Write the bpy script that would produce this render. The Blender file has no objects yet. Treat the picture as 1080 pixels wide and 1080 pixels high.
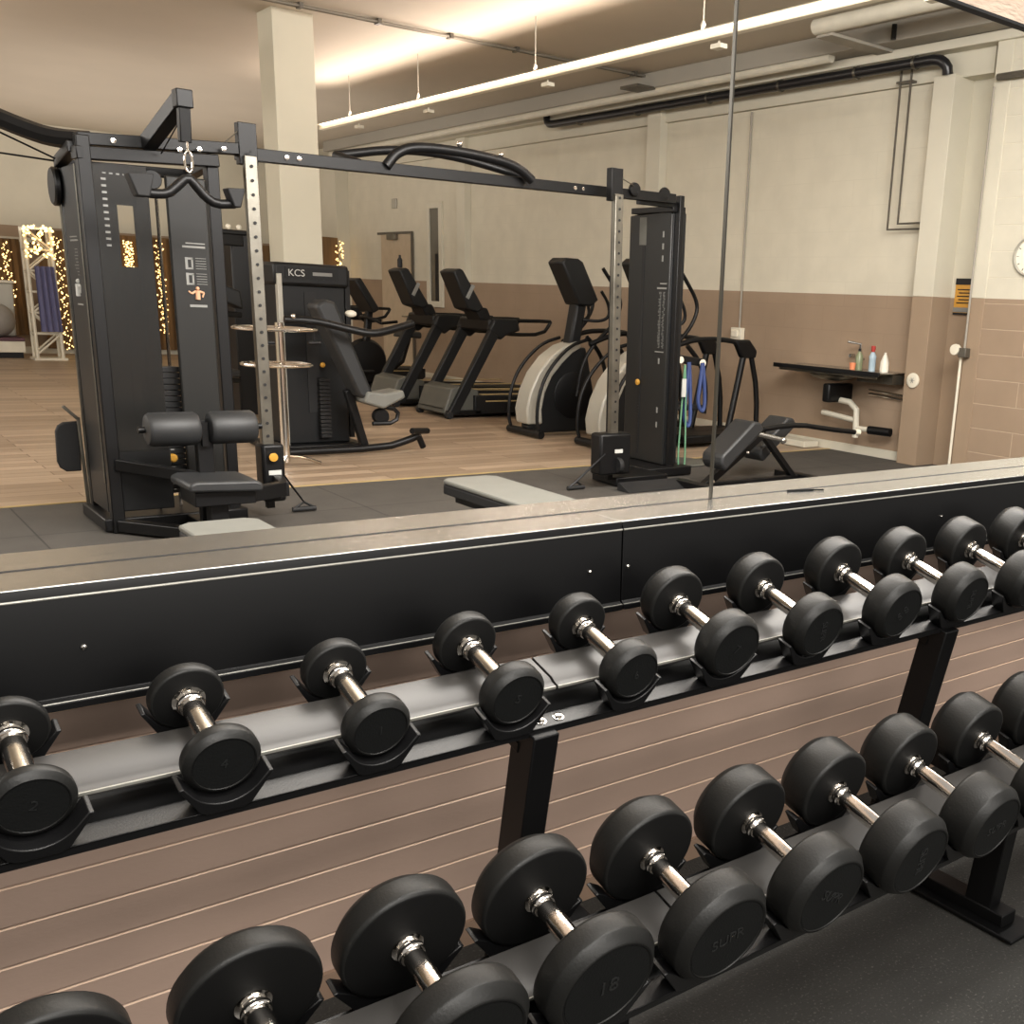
import bpy, bmesh, math, random
from mathutils import Vector, Matrix
random.seed(7)
SC = bpy.context.scene
COL = SC.collection
PI = math.pi

# ------------------------------------------------------------------ materials
def lin(h):
    h = h.lstrip('#'); c = [int(h[i:i+2], 16)/255 for i in (0, 2, 4)]
    return tuple((v/12.92 if v <= .04045 else ((v+.055)/1.055)**2.4) for v in c) + (1,)

def mat(name, col, rough=.5, metal=0, var=.06, scale=6, bump=0, bscale=80, emit=None, estr=0, alpha=None, coat=0, stretch=None, spec=.5):
    m = bpy.data.materials.new(name); m.use_nodes = True
    nt = m.node_tree; N = nt.nodes; L = nt.links
    b = N['Principled BSDF']
    b.inputs['Roughness'].default_value = rough
    b.inputs['Metallic'].default_value = metal
    b.inputs['Specular IOR Level'].default_value = spec
    c = lin(col)
    tc = N.new('ShaderNodeTexCoord'); mp = N.new('ShaderNodeMapping')
    L.new(tc.outputs['Object'], mp.inputs['Vector'])
    if stretch: mp.inputs['Scale'].default_value = stretch
    nz = N.new('ShaderNodeTexNoise'); nz.inputs['Scale'].default_value = scale; nz.inputs['Detail'].default_value = 4
    L.new(mp.outputs['Vector'], nz.inputs['Vector'])
    cr = N.new('ShaderNodeValToRGB')
    cr.color_ramp.elements[0].position = .3; cr.color_ramp.elements[1].position = .7
    cr.color_ramp.elements[0].color = tuple(max(0, v*(1-var)) for v in c[:3]) + (1,)
    cr.color_ramp.elements[1].color = tuple(min(1, v*(1+var)) for v in c[:3]) + (1,)
    L.new(nz.outputs['Fac'], cr.inputs['Fac']); L.new(cr.outputs['Color'], b.inputs['Base Color'])
    if bump:
        n2 = N.new('ShaderNodeTexNoise'); n2.inputs['Scale'].default_value = bscale; n2.inputs['Detail'].default_value = 3
        L.new(mp.outputs['Vector'], n2.inputs['Vector'])
        bp = N.new('ShaderNodeBump'); bp.inputs['Strength'].default_value = bump; bp.inputs['Distance'].default_value = .01
        L.new(n2.outputs['Fac'], bp.inputs['Height']); L.new(bp.outputs['Normal'], b.inputs['Normal'])
    if emit:
        b.inputs['Emission Color'].default_value = lin(emit); b.inputs['Emission Strength'].default_value = estr
    if alpha is not None: b.inputs['Alpha'].default_value = alpha
    if coat: b.inputs['Coat Weight'].default_value = coat; b.inputs['Coat Roughness'].default_value = .3
    return m

def brick_mat(name, col, mortar, bw=.55, bh=.21, bumpst=.5, axis='yz', msize=.012, rough=.75):
    m = mat(name, col, rough, var=.05, scale=3)
    nt = m.node_tree; N = nt.nodes; L = nt.links; b = N['Principled BSDF']
    tc = N.new('ShaderNodeTexCoord'); sp = N.new('ShaderNodeSeparateXYZ'); cb = N.new('ShaderNodeCombineXYZ')
    L.new(tc.outputs['Object'], sp.inputs[0])
    L.new(sp.outputs['Y' if axis == 'yz' else 'X'], cb.inputs['X']); L.new(sp.outputs['Z'], cb.inputs['Y'])
    br = N.new('ShaderNodeTexBrick'); br.inputs['Scale'].default_value = 1
    br.inputs['Brick Width'].default_value = bw; br.inputs['Row Height'].default_value = bh
    br.inputs['Mortar Size'].default_value = msize; br.inputs['Mortar Smooth'].default_value = .5
    base = b.inputs['Base Color'].links[0].from_socket
    L.new(cb.outputs[0], br.inputs['Vector'])
    L.new(base, br.inputs['Color1']); L.new(base, br.inputs['Color2'])
    br.inputs['Mortar'].default_value = lin(mortar)
    L.new(br.outputs['Color'], b.inputs['Base Color'])
    inv = N.new('ShaderNodeMath'); inv.operation = 'SUBTRACT'; inv.inputs[0].default_value = 1
    L.new(br.outputs['Fac'], inv.inputs[1])
    bp = N.new('ShaderNodeBump'); bp.inputs['Strength'].default_value = bumpst; bp.inputs['Distance'].default_value = .01
    L.new(inv.outputs[0], bp.inputs['Height']); L.new(bp.outputs['Normal'], b.inputs['Normal'])
    return m

def wood_mat(name):
    m = mat(name, 'B09B84', .42, var=.10, scale=2.0, stretch=(.5, 7, 1))
    nt = m.node_tree; N = nt.nodes; L = nt.links; b = N['Principled BSDF']
    base = b.inputs['Base Color'].links[0].from_socket
    tc = N.new('ShaderNodeTexCoord')
    br = N.new('ShaderNodeTexBrick'); br.inputs['Scale'].default_value = 1
    br.inputs['Brick Width'].default_value = 1.5; br.inputs['Row Height'].default_value = .17
    br.inputs['Mortar Size'].default_value = .005; br.inputs['Mortar'].default_value = lin('7E6A55')
    br.inputs['Color1'].default_value = (1, 1, 1, 1); br.inputs['Color2'].default_value = (.50, .46, .42, 1)
    L.new(tc.outputs['Object'], br.inputs['Vector'])
    mx = N.new('ShaderNodeMix'); mx.data_type = 'RGBA'; mx.blend_type = 'MULTIPLY'; mx.inputs['Factor'].default_value = .8
    L.new(base, mx.inputs[6]); L.new(br.outputs['Color'], mx.inputs[7])
    L.new(mx.outputs[2], b.inputs['Base Color'])
    return m

def rubber_floor(name, col, fleck, seam=.35):
    m = mat(name, col, .8, var=.12, scale=4, bump=.35, bscale=170)
    nt = m.node_tree; N = nt.nodes; L = nt.links; b = N['Principled BSDF']
    base = b.inputs['Base Color'].links[0].from_socket
    tc = N.new('ShaderNodeTexCoord')
    nz = N.new('ShaderNodeTexNoise'); nz.inputs['Scale'].default_value = 140; nz.inputs['Detail'].default_value = 2
    L.new(tc.outputs['Object'], nz.inputs['Vector'])
    cr = N.new('ShaderNodeValToRGB'); cr.color_ramp.elements[0].position = .6; cr.color_ramp.elements[1].position = .72
    L.new(nz.outputs['Fac'], cr.inputs['Fac'])
    mx = N.new('ShaderNodeMix'); mx.data_type = 'RGBA'; L.new(cr.outputs['Color'], mx.inputs['Factor'])
    L.new(base, mx.inputs[6]); mx.inputs[7].default_value = lin(fleck)
    # seams between one metre tiles
    br = N.new('ShaderNodeTexBrick'); br.offset = 0; br.inputs['Scale'].default_value = 1
    br.inputs['Brick Width'].default_value = 1.02; br.inputs['Row Height'].default_value = 1.02
    br.inputs['Mortar Size'].default_value = .006; br.inputs['Color1'].default_value = (1, 1, 1, 1); br.inputs['Color2'].default_value = (.9, .9, .9, 1) if seam < .9 else (1, 1, 1, 1)
    br.inputs['Mortar'].default_value = (seam, seam, seam, 1)
    L.new(tc.outputs['Object'], br.inputs['Vector'])
    m2 = N.new('ShaderNodeMix'); m2.data_type = 'RGBA'; m2.blend_type = 'MULTIPLY'; m2.inputs['Factor'].default_value = 1
    L.new(mx.outputs[2], m2.inputs[6]); L.new(br.outputs['Color'], m2.inputs[7]); L.new(m2.outputs[2], b.inputs['Base Color'])
    return m

M = dict(
    rubber=mat('rubber', '1A1A19', .44, var=.12, scale=14, bump=.06, bscale=220, spec=.38),
    rubber_face=mat('rubber_face', '111212', .6, spec=.25, var=.08, scale=20, bump=.1, bscale=260),
    rubber_shaded=mat('rubber_shaded', '0F0F0F', .6, var=.08, scale=20, spec=.22),  # darker copy of rubber: shade painted on the flat head faces
    emboss=mat('emboss', '202121', .42),
    chrome=mat('chrome', 'E2DDD6', .13, 1, var=.03, scale=30, bump=.03, bscale=300),
    steel=mat('steel', 'BCBCB8', .27, 1, var=.08, scale=3, stretch=(1, 14, 14), bump=.06, bscale=40),
    steel_rough=mat('steel_rough', '76736A', .36, .9, var=.3, scale=5),
    powder=mat('powder', '121213', .38, var=.10, scale=8, bump=.05, bscale=300),
    fascia=mat('fascia', '0B0B0C', .40, .0, var=.10, scale=3, spec=.3),
    lipline=mat('lipline', '9A9890', .35, .3),
    channel=mat('channel', '3B3937', .38, .1, var=.04, scale=2, coat=.1),
    black=mat('black', '0B0B0C', .42, var=.10, scale=6, spec=.3),
    blackmatte=mat('blackmatte', '101011', .7, var=.1, scale=6),
    charcoal=mat('charcoal', '151617', .45, var=.07, scale=4, spec=.3),
    shroud=mat('shroud', '222221', .38, var=.05, scale=2, spec=.3),
    acrylic=mat('acrylic', '1E1E1D', .25, var=.05, scale=2, alpha=.9, spec=.35),
    pad=mat('pad', '242526', .5, var=.08, scale=8, bump=.1, bscale=160),
    pad_grey=mat('pad_grey', '6E6E68', .55, var=.05, scale=8, bump=.08, bscale=160),
    silver=mat('silver', 'A9A69B', .35, .1, var=.05, scale=3),
    hoodgrey=mat('hoodgrey', '55554F', .45, var=.08, scale=5),
    gold=mat('gold', 'C9963C', .35, .2),
    goldstrip=mat('goldstrip', 'B8A070', .4, .2),
    cream_wall=brick_mat('cream_wall', 'CBC5B3', 'C8C2B0', bw=.6, bh=.26, bumpst=.05, msize=.005),
    brown_wall=brick_mat('brown_wall', '95816C', '917D68', bw=.6, bh=.26, bumpst=.06, msize=.005),
    cream_block=brick_mat('cream_block', 'C9C4B3', 'D0CAB8', bw=1.9, bh=.235, bumpst=.5, msize=.005),
    brown_block=brick_mat('brown_block', '94806B', 'B09C85', bw=1.9, bh=.235, bumpst=.5, msize=.006),
    cream=mat('cream', 'C9C4B3', .7, var=.04, scale=2),
    brown=mat('brown', '95816B', .7, var=.05, scale=2),
    column=mat('column', 'BDB8A6', .7, var=.03, scale=2),
    plank=mat('plank', 'BDA393', .45, var=.08, scale=2.2, stretch=(1, 3, 3), bump=.05, bscale=60),
    plank_highlight=mat('plank_highlight', 'EBCDB2', .5, var=.05),  # pale tone painted for the highlight on the board grooves
    skirt=mat('skirt', '957C69', .5, var=.06, scale=4),
    ceiling=mat('ceiling', 'BDB3A3', .8, var=.03, scale=1),
    ceil_grey=mat('ceil_grey', '9A958A', .8, var=.04, scale=1),
    plaster=mat('plaster', 'BBA694', .8, var=.06, scale=8, bump=.6, bscale=26, stretch=(1, 1, 4)),
    wood=wood_mat('wood_floor'),
    floor_rubber=rubber_floor('floor_rubber', '343330', '5A5853', 1.0),
    mat_rubber=rubber_floor('mat_rubber', '48443F', '524E48'),
    doorpaint=mat('doorpaint', 'B9A890', .6),
    glassdark=mat('glassdark', '5B584F', .25, var=.2, scale=2),
    pipe_black=mat('pipe_black', '17171A', .3, var=.1),
    pipe_dark=mat('pipe_dark', '5A554C', .45, .3),
    pipe_mid=mat('pipe_mid', '7C766A', .5, .3),
    pipe_white=mat('pipe_white', 'C9C4B4', .45),
    plastic_white=mat('plastic_white', 'DCD6C4', .4),
    lamp_body=mat('lamp_body', 'D9CFB8', .45, emit='F5E6C8', estr=.06),
    bulb=mat('bulb', 'FFE0A0', .5, emit='FFD088', estr=3),
    bulbwire=mat('bulbwire', '3A2F22', .6),
    drape=mat('drape', '6E5537', .85, var=.15, scale=3, stretch=(8, 1, .5)),
    purple=mat('purple', '68688A', .85, var=.12, scale=5, stretch=(8, 8, .6)),
    ball=mat('ball', '8F8B86', .45),
    plum=mat('plum', '5A3A44', .6),
    band_blue=mat('band_blue', '30406E', .6, var=.12),
    band_green=mat('band_green', '5F8C6C', .6, var=.12),
    label_white=mat('label_white', 'B9B9B4', .5),
    label_grey=mat('label_grey', '7C7C78', .5),
    skin=mat('skin', 'C99A78', .6),
    orange=mat('orange', 'C5913A', .5),
    yellow=mat('yellow', 'C9A24A', .5),
    green_dark=mat('green_dark', '2E4A3A', .5),
    mirror_edge=mat('mirror_edge', '4A4740', .3, .5),
    bottle_clear=mat('bottle_clear', '9DB0BC', .2, var=.1),
    bottle_olive=mat('bottle_olive', '7C8466', .3),
    bottle_white=mat('bottle_white', 'DDD8CA', .4),
    red=mat('red', 'A83A34', .4),
    orange_liquid=mat('orange_liquid', 'D0805A', .35),
    clock_face=mat('clock_face', 'DEDACA', .4),
    plate=mat('plate', '262626', .4, .3, var=.1),
    cardboard=mat('cardboard', 'A98A62', .8),
)

# ------------------------------------------------------------------ mesh helpers
class MB:
    def __init__(s): s.bm = bmesh.new()
    def _xf(s, vs, m): bmesh.ops.transform(s.bm, matrix=m, verts=vs)
    def box(s, x0, x1, y0, y1, z0, z1, m=None):
        r = bmesh.ops.create_cube(s.bm, size=1)['verts']
        s._xf(r, Matrix.Translation(((x0+x1)/2, (y0+y1)/2, (z0+z1)/2)) @ Matrix.Diagonal((abs(x1-x0), abs(y1-y0), abs(z1-z0), 1)))
        if m is not None: s._xf(r, m)
        return s
    def bar(s, p, q, w, h, up=(0, 0, 1)):
        p = Vector(p); q = Vector(q); d = q-p; L = d.length; z = d/L
        x = Vector(up).cross(z)
        if x.length < 1e-5: x = Vector((1, 0, 0)).cross(z)
        if x.length < 1e-5: x = Vector((0, 1, 0)).cross(z)
        x.normalize(); y = z.cross(x)
        R = Matrix((x, y, z)).transposed().to_4x4()
        r = bmesh.ops.create_cube(s.bm, size=1)['verts']
        s._xf(r, Matrix.Translation((p+q)/2) @ R @ Matrix.Diagonal((w, h, L, 1)))
        return s
    def ring(s, c, x, y, r, n, ry=None):
        ry = r if ry is None else ry
        return [s.bm.verts.new(c + x*(math.cos(2*PI*i/n)*r) + y*(math.sin(2*PI*i/n)*ry)) for i in range(n)]
    def tube(s, pts, r, n=10, smooth=0, flat=None, closed=False):
        P = [Vector(p) for p in pts]
        R = list(r) if isinstance(r, (list, tuple)) else [r]*len(P)
        for _ in range(smooth):
            Q = [P[0]]; RR = [R[0]]
            for i in range(len(P)-1):
                Q += [P[i]*.75+P[i+1]*.25, P[i]*.25+P[i+1]*.75]; RR += [R[i]*.75+R[i+1]*.25, R[i]*.25+R[i+1]*.75]
            Q.append(P[-1]); RR.append(R[-1]); P, R = Q, RR
        if closed: P.append(P[0]); R.append(R[0])
        rings = []; ref = None
        for i, p in enumerate(P):
            if closed and i in (0, len(P)-1): t = P[1]-P[-2]
            elif i == 0: t = P[1]-P[0]
            elif i == len(P)-1: t = P[-1]-P[-2]
            else: t = (P[i+1]-P[i]).normalized()+(P[i]-P[i-1]).normalized()
            t.normalize()
            if ref is None:
                ref = Vector((0, 0, 1)) if abs(t.z) < .9 else Vector((0, 1, 0))
            x = ref.cross(t)
            if x.length < 1e-4: x = Vector((1, 0, 0)).cross(t)
            x.normalize(); y = t.cross(x); ref = y
            rings.append(s.ring(p, x, y, R[i], n, R[i]*(flat or 1)))
        for a, b in zip(rings[:-1], rings[1:]):
            for i in range(n): s.bm.faces.new((a[i], a[(i+1) % n], b[(i+1) % n], b[i]))
        if not closed:
            s.bm.faces.new(rings[0][::-1]); s.bm.faces.new(rings[-1])
        return s
    def lathe(s, prof, org=(0, 0, 0), axis=(0, 0, 1), n=32):
        o = Vector(org); a = Vector(axis).normalized()
        x = a.cross(Vector((0, 0, 1)))
        if x.length < 1e-4: x = Vector((1, 0, 0))
        x.normalize(); y = a.cross(x); rings = []
        for r, t in prof:
            if r < 1e-6: rings.append([s.bm.verts.new(o+a*t)])
            else: rings.append(s.ring(o+a*t, x, y, r, n))
        for A, B in zip(rings[:-1], rings[1:]):
            if len(A) == 1 and len(B) == 1: continue
            for i in range(n):
                j = (i+1) % n
                if len(A) == 1: s.bm.faces.new((A[0], B[j], B[i]))
                elif len(B) == 1: s.bm.faces.new((A[i], A[j], B[0]))
                else: s.bm.faces.new((A[i], A[j], B[j], B[i]))
        if len(rings[0]) > 1: s.bm.faces.new(rings[0][::-1])
        if len(rings[-1]) > 1: s.bm.faces.new(rings[-1])
        return s
    def prism(s, poly, ax, a0, a1):
        def P(u, v, w): return {'y': (u, w, v), 'x': (w, u, v), 'z': (u, v, w)}[ax]
        A = [s.bm.verts.new(P(u, v, a0)) for u, v in poly]; B = [s.bm.verts.new(P(u, v, a1)) for u, v in poly]
        n = len(poly)
        for i in range(n): s.bm.faces.new((A[i], A[(i+1) % n], B[(i+1) % n], B[i]))
        s.bm.faces.new(A[::-1]); s.bm.faces.new(B)
        return s
    def quad(s, *ps):
        s.bm.faces.new([s.bm.verts.new(p) for p in ps]); return s
    def sphere(s, c, r, seg=12, sz=None):
        v = bmesh.ops.create_uvsphere(s.bm, u_segments=seg, v_segments=max(6, seg//2), radius=r)['verts']
        s._xf(v, Matrix.Translation(c) @ (Matrix.Diagonal((sz[0], sz[1], sz[2], 1)) if sz else Matrix()))
        return s
    def ico(s, c, r):
        v = bmesh.ops.create_icosphere(s.bm, subdivisions=1, radius=r)['verts']; s._xf(v, Matrix.Translation(c)); return s
    def sheet(s, f, nu, nv):
        G = [[s.bm.verts.new(f(i/nu, j/nv)) for j in range(nv+1)] for i in range(nu+1)]
        for i in range(nu):
            for j in range(nv): s.bm.faces.new((G[i][j], G[i+1][j], G[i+1][j+1], G[i][j+1]))
        return s
    def build(s, name, m, parent=None, bevel=0, world=True, mats=None):
        """mesh given in world coordinates (world=True) or in the parent's frame (world=False)"""
        bmesh.ops.recalc_face_normals(s.bm, faces=s.bm.faces[:])
        me = bpy.data.meshes.new(name)
        if parent is not None and world:
            bmesh.ops.translate(s.bm, vec=-base_of(parent), verts=s.bm.verts[:])
        s.bm.to_mesh(me); s.bm.free()
        me.materials.append(m)
        for p in me.polygons: p.use_smooth = True
        me.set_sharp_from_angle(angle=math.radians(38))
        o = bpy.data.objects.new(name, me); COL.objects.link(o)
        if parent is not None: o.parent = parent
        if bevel:
            b = o.modifiers.new('edge', 'BEVEL'); b.width = bevel; b.segments = 2; b.limit_method = 'ANGLE'; b.angle_limit = math.radians(40)
            b.harden_normals = False
        return o

def base_of(o):
    v = Vector((0, 0, 0))
    while o is not None: v += o.location; o = o.parent
    return v

def tag(o, label=None, cat=None, group=None, kind=None):
    if label: o['label'] = label
    if cat: o['category'] = cat
    if group: o['group'] = group
    if kind: o['kind'] = kind
    return o
def thing(name, loc, label, cat, group=None):
    o = bpy.data.objects.new(name, None); COL.objects.link(o); o.location = loc; o.empty_display_size = .1
    return tag(o, label, cat, group)
def struct(name, mb, m, bevel=0, parent=None):
    o = mb.build(name, m, parent, bevel); o['kind'] = 'structure'; return o
def text(s, size, m, parent, loc, rot, name='lettering', ext=.0006, w=None):
    cu = bpy.data.curves.new(name, 'FONT'); cu.body = s; cu.size = size; cu.extrude = ext; cu.align_x = 'CENTER'; cu.align_y = 'CENTER'
    cu.materials.append(m)
    o = bpy.data.objects.new(name, cu)
    dg = bpy.context.evaluated_depsgraph_get()
    COL.objects.link(o); dg.update()
    me = bpy.data.meshes.new_from_object(o.evaluated_get(dg))
    bpy.data.objects.remove(o)
    o = bpy.data.objects.new(name, me); COL.objects.link(o)
    if not me.materials: me.materials.append(m)
    o.parent = parent; o.location = loc; o.rotation_euler = rot
    return o
def copy_tree(o, loc, label, parent=None):
    c = o.copy(); COL.objects.link(c)
    if parent is None: c.location = loc; c['label'] = label
    else: c.parent = parent
    for ch in list(o.children): copy_tree(ch, None, None, c)
    return c

# ------------------------------------------------------------------ room shell
def wall(name, segs, m, bevel=0):
    b = MB()
    for s in segs: b.box(*s)
    return struct(name, b, m, bevel)

ZB = 1.69      # height where brown paint meets cream paint
CEIL = 4.2
# near side: the mirror wall, left open onto the reflected room modelled behind it
YW = 2.0
b = MB()
# grooved boards below the mirror: profile in (y,z), lit chamfer at the top of each board
z = .461; zs = []
while z > .08: zs.append(z); z -= .0775
z = .461+.0775
while z < 1.0: zs.append(z); z += .0775
zs = sorted(zs)
poly = [(YW+.12, 0.0), (YW+.001, 0.0)]
for g in zs: poly += [(YW, g-.0055), (YW+.005, g-.0015), (YW+.005, g), (YW, g+.0005)]
poly += [(YW, 1.02), (YW+.12, 1.02)]
b.prism(poly, 'x', -4.5, 8.84)
struct('wall_front', b, M['plank'])
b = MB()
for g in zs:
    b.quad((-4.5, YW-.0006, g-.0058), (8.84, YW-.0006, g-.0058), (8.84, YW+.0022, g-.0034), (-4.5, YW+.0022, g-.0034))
struct('groove_highlight', b, M['plank_highlight'])  # pale strips stand in for the highlight along each groove
struct('baseboard_front', MB().box(-4.5, 8.84, YW-.012, YW-.001, 0, .062), M['skirt'])
struct('wall_upper_front', MB().box(-4.5, 8.84, 1.956, 1.984, 2.313, CEIL), M['plaster'])
struct('trim_2', MB().box(-4.5, 8.84, 1.955, 1.985, 2.305, 2.3128), M['blackmatte'])
# floor
struct('floor', MB().box(-6, 10, -3.5, 2.12, -.1, 0), M['floor_rubber'])
struct('floor_mat_area', MB().box(-6, 10, 2.121, 8.12, -.1, 0), M['mat_rubber'])
struct('floor_wood', MB().box(-6, 10, 8.121, 24.3, -.1, -.001), M['wood'])
struct('trim_3', MB().box(-5, 8.99, 8.10, 8.135, -.0005, .006), M['goldstrip'])
# ceiling
struct('ceiling', MB().box(-6, 10, 2.121, 24.3, CEIL, CEIL+.1), M['ceiling'])
# long side wall
b = MB().box(9.0, 9.25, 7.05, 24.2, 0, ZB); struct('wall_right_lower', b, M['brown_wall'])
b = MB().box(9.0, 9.25, 7.05, 24.2, ZB, 3.70); struct('wall_right_upper', b, M['cream_wall'])
struct('wall_right_top', MB().box(8.96, 9.25, 6.45, 24.2, 3.705, CEIL), M['cream'])
struct('trim_4', MB().box(8.55, 8.96, 2.13, 21.4, 4.02, CEIL), M['ceil_grey'], .01)
struct('trim_5', MB().box(8.80, 8.96, 2.13, 21.4, 3.93, 4.015), M['cream'], .01)
# pilaster beside the sink, the recess and the block wall with the clock
struct('wall_pilaster_lower', MB().box(8.85, 9.16, 6.80, 7.05, 0, ZB), M['brown'], .004)
struct('wall_pilaster_upper', MB().box(8.85, 9.16, 6.80, 7.05, ZB, 3.72), M['cream'], .004)
struct('wall_recess_lower', MB().box(9.15, 9.6, 6.301, 6.9, 0, ZB), M['brown'])
struct('wall_recess_upper', MB().box(9.15, 9.6, 6.301, 6.9, ZB, CEIL), M['cream'])
struct('wall_near_lower', MB().box(8.85, 9.6, 2.13, 6.30, 0, ZB), M['brown_block'])
struct('wall_near_upper', MB().box(8.85, 9.6, 2.13, 6.30, ZB, CEIL), M['cream_block'])
struct('trim_6', MB().box(8.84, 9.149, 6.18, 6.35, 0, ZB), M['brown'], .004)
struct('trim_7', MB().box(8.84, 9.149, 6.18, 6.35, ZB, CEIL), M['cream'], .004)
# wall posts on the long wall
for y in (11.45, 16.55):
    struct('wall_post', MB().box(8.88, 9.0, y-.14, y+.14, ZB, 3.93), M['cream'], .004)
struct('baseboard_right', MB().box(8.97, 9.0, 7.06, 21.3, 0, .09), M['cream'])
# far wall
struct('wall_far_upper', MB().box(-6, 9.3, 24.3, 24.5, 2.35, CEIL), M['cream'])
struct('wall_far_lower', MB().box(-6, 9.3, 24.3, 24.5, 0, 2.35), M['brown'])
struct('wall_far_return', MB().box(8.74, 9.0, 21.35, 24.2, 0, 3.95), M['cream'])
struct('trim_8', MB().box(-5, 8.7, 24.2, 24.3, 2.06, 2.14), M['cream'])
struct('trim_9', MB().box(-5, 8.7, 24.15, 24.3, 0, .12), M['cream'])
struct('wall_left', MB().box(-6.2, -6, 2.2, 24.3, 0, CEIL), M['cream'])
# ceiling column
struct('column', MB().box(4.24, 4.665, 11.80, 12.22, 0, CEIL), M['column'], .006)

# door and narrow window on the long wall
d = struct('door_1', MB().box(8.975, 8.999, 18.55, 19.85, 0, 2.5), M['doorpaint'], .004)
MB().box(8.95, 8.974, 18.50, 18.55, 0, 2.54).box(8.95, 8.974, 18.55, 19.95, 2.50, 2.54).build('door_frame', M['pipe_dark'], d)
MB().tube([(8.93, 18.7, 1.05), (8.90, 18.7, 1.05), (8.90, 18.85, 1.05)], .014).build('door_handle', M['steel'], d)
MB().box(8.90, 8.96, 19.1, 19.45, 2.40, 2.50).build('door_closer', M['steel_rough'], d, .006)
w = struct('window_1', MB().box(8.985, 8.999, 17.50, 17.85, 1.35, 2.9), M['glassdark'])
MB().box(8.96, 9.0, 17.38, 17.50, 1.25, 3.0).box(8.96, 9.0, 17.85, 17.97, 1.25, 3.0).box(8.96, 9.0, 17.50, 17.85, 2.9, 3.0).box(8.96, 9.0, 17.50, 17.85, 1.25, 1.35).build('window_frame', M['cream'], w, .004)
MB().box(8.975, 8.984, 17.52, 17.66, 1.36, 2.15).build('window_shade', M['blackmatte'], w)

# mirror seam (thin dark joint); no reflecting panes, the mirrored room is built solid
struct('groove_highlight0', MB().box(1.7545, 1.7595, 1.972, 1.982, 1.030, 2.305), M['mirror_edge'])
# ------------------------------------------------------------------ ledge under the mirror
ledge = thing('mirror_ledge', (1.385, 1.9, 1.0), 'black steel beam with brushed steel top running under the mirror', 'ledge')
JX = 1.385
for k, (x0, x1) in enumerate(((-2.2, JX-.002), (JX+.002, 5.6))):
    MB().box(x0, x1, 1.853, 1.976, 1.018, 1.028).build('steel_top', M['steel'], ledge, .0015)
    MB().prism([(1.853, 1.027), (1.850, 1.027), (1.846, 1.010), (1.846, .845), (1.836, .838), (1.836, .826), (1.87, .826), (1.87, 1.017), (1.853, 1.017)], 'x', x0, x1).build('front_panel', M['fascia'], ledge, .001)
    MB().tube([(x0, 1.8455, 1.0105), (x1, 1.8455, 1.0105)], .0022, 6).build('edge_bead', M['lipline'], ledge)
    MB().tube([(x0, 1.8375, .8395), (x1, 1.8375, .8395)], .0012, 6).build('edge_bead', M['lipline'], ledge)
for x in (.310, 1.297, 1.402, 2.55, 3.3):
    z = .924 if x < 2 else .935
    MB().lathe([(.0045, 0), (.0045, .003), (.002, .005), (0, .005)], (x, 1.846, z), (0, -1, 0), 12).build('screw', M['chrome'], ledge)
# mirror image of the steel ledge, built as a solid strip behind the joint
far_l = MB().box(-2.2, 5.6, 1.984, 2.118, 1.0212, 1.028).build('ledge_reflection', M['steel'], None, .0015)
tag(far_l, 'reflection of the brushed steel ledge, built as a strip behind the dark joint', 'reflection')
struct('groove_highlight1', MB().box(-2.2, 5.6, 1.975, 1.985, 1.0185, 1.0286), M['blackmatte'])
pin = MB().bar((2.02, 1.965, 1.031), (2.10, 1.945, 1.031), .004, .006).bar((2.06, 1.96, 1.031), (2.13, 1.935, 1.031), .004, .004).build('cable_tie', M['black'])
tag(pin, 'small black cable tie end lying on the steel ledge near the mirror joint', 'cable tie')

# ------------------------------------------------------------------ dumbbells and rack
GAP = .1459/2
def dumbbell(x, r, w, tier, label, txt, ang):
    y0, z0, t = tier
    root = thing('dumbbell', (x, y0, z0), label, 'dumbbell', 'dumbbells on the upper tier' if tier is UP else 'dumbbells on the lower tier')
    root.rotation_euler = (t, 0, 0)
    for s in (1, -1):
        c = min(.018, w*.30)
        prof = [(.018, 0), (r*.92, 0), (r*.955, .0008), (r*.99, .004), (r, .009), (r, w-c*1.15), (r*.988, w-c*.95), (r*.86, w-.0015), (r*.83, w), (r*.80, w), (r*.785, w-.002), (0, w-.002)]
        h = MB().lathe(prof, (0, s*GAP, r), (0, s, 0), 56).build('weight_head', M['rubber'], root, world=False)
        h.data.materials.append(M['rubber_shaded'])
        for p in h.data.polygons:
            if abs(p.normal.y) > .97: p.material_index = 1  # flat end faces take the shaded rubber colour
        if s < 0:
            MB().lathe([(r*.78, 0), (r*.78, .0006), (0, .0006)], (0, -GAP-w+.002, r), (0, -1, 0), 48).build('face_disc', M['rubber_face'], h, world=False)
            T = text(txt, r*.40 if len(txt) < 4 else r*.32, M['emboss'], h, (0, -GAP-w+.0006, r), (0, 0, 0))
            T.rotation_euler = (Matrix.Rotation(ang, 3, 'Y') @ Matrix.Rotation(PI/2, 3, 'X')).to_euler()
    hb = MB().lathe([(.015, -GAP), (.0165, -GAP+.02), (.0178, -.02), (.0178, .02), (.0165, GAP-.02), (.015, GAP)], (0, 0, r), (0, 1, 0), 24).build('handle', M['chrome'], root, world=False)
    for s in (1, -1):
        MB().lathe([(.0255, .0), (.0255, .003), (.0195, .005), (.0195, .010), (.0212, .012), (.0212, .017), (.0195, .019), (.0190, .022)], (0, s*GAP, r), (0, -s, 0), 28).build('collar', M['chrome'], hb, world=False)
    return root
UP = (1.637, .786, .27); LO = (1.251, .445, .25)
K = 1.06
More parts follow.
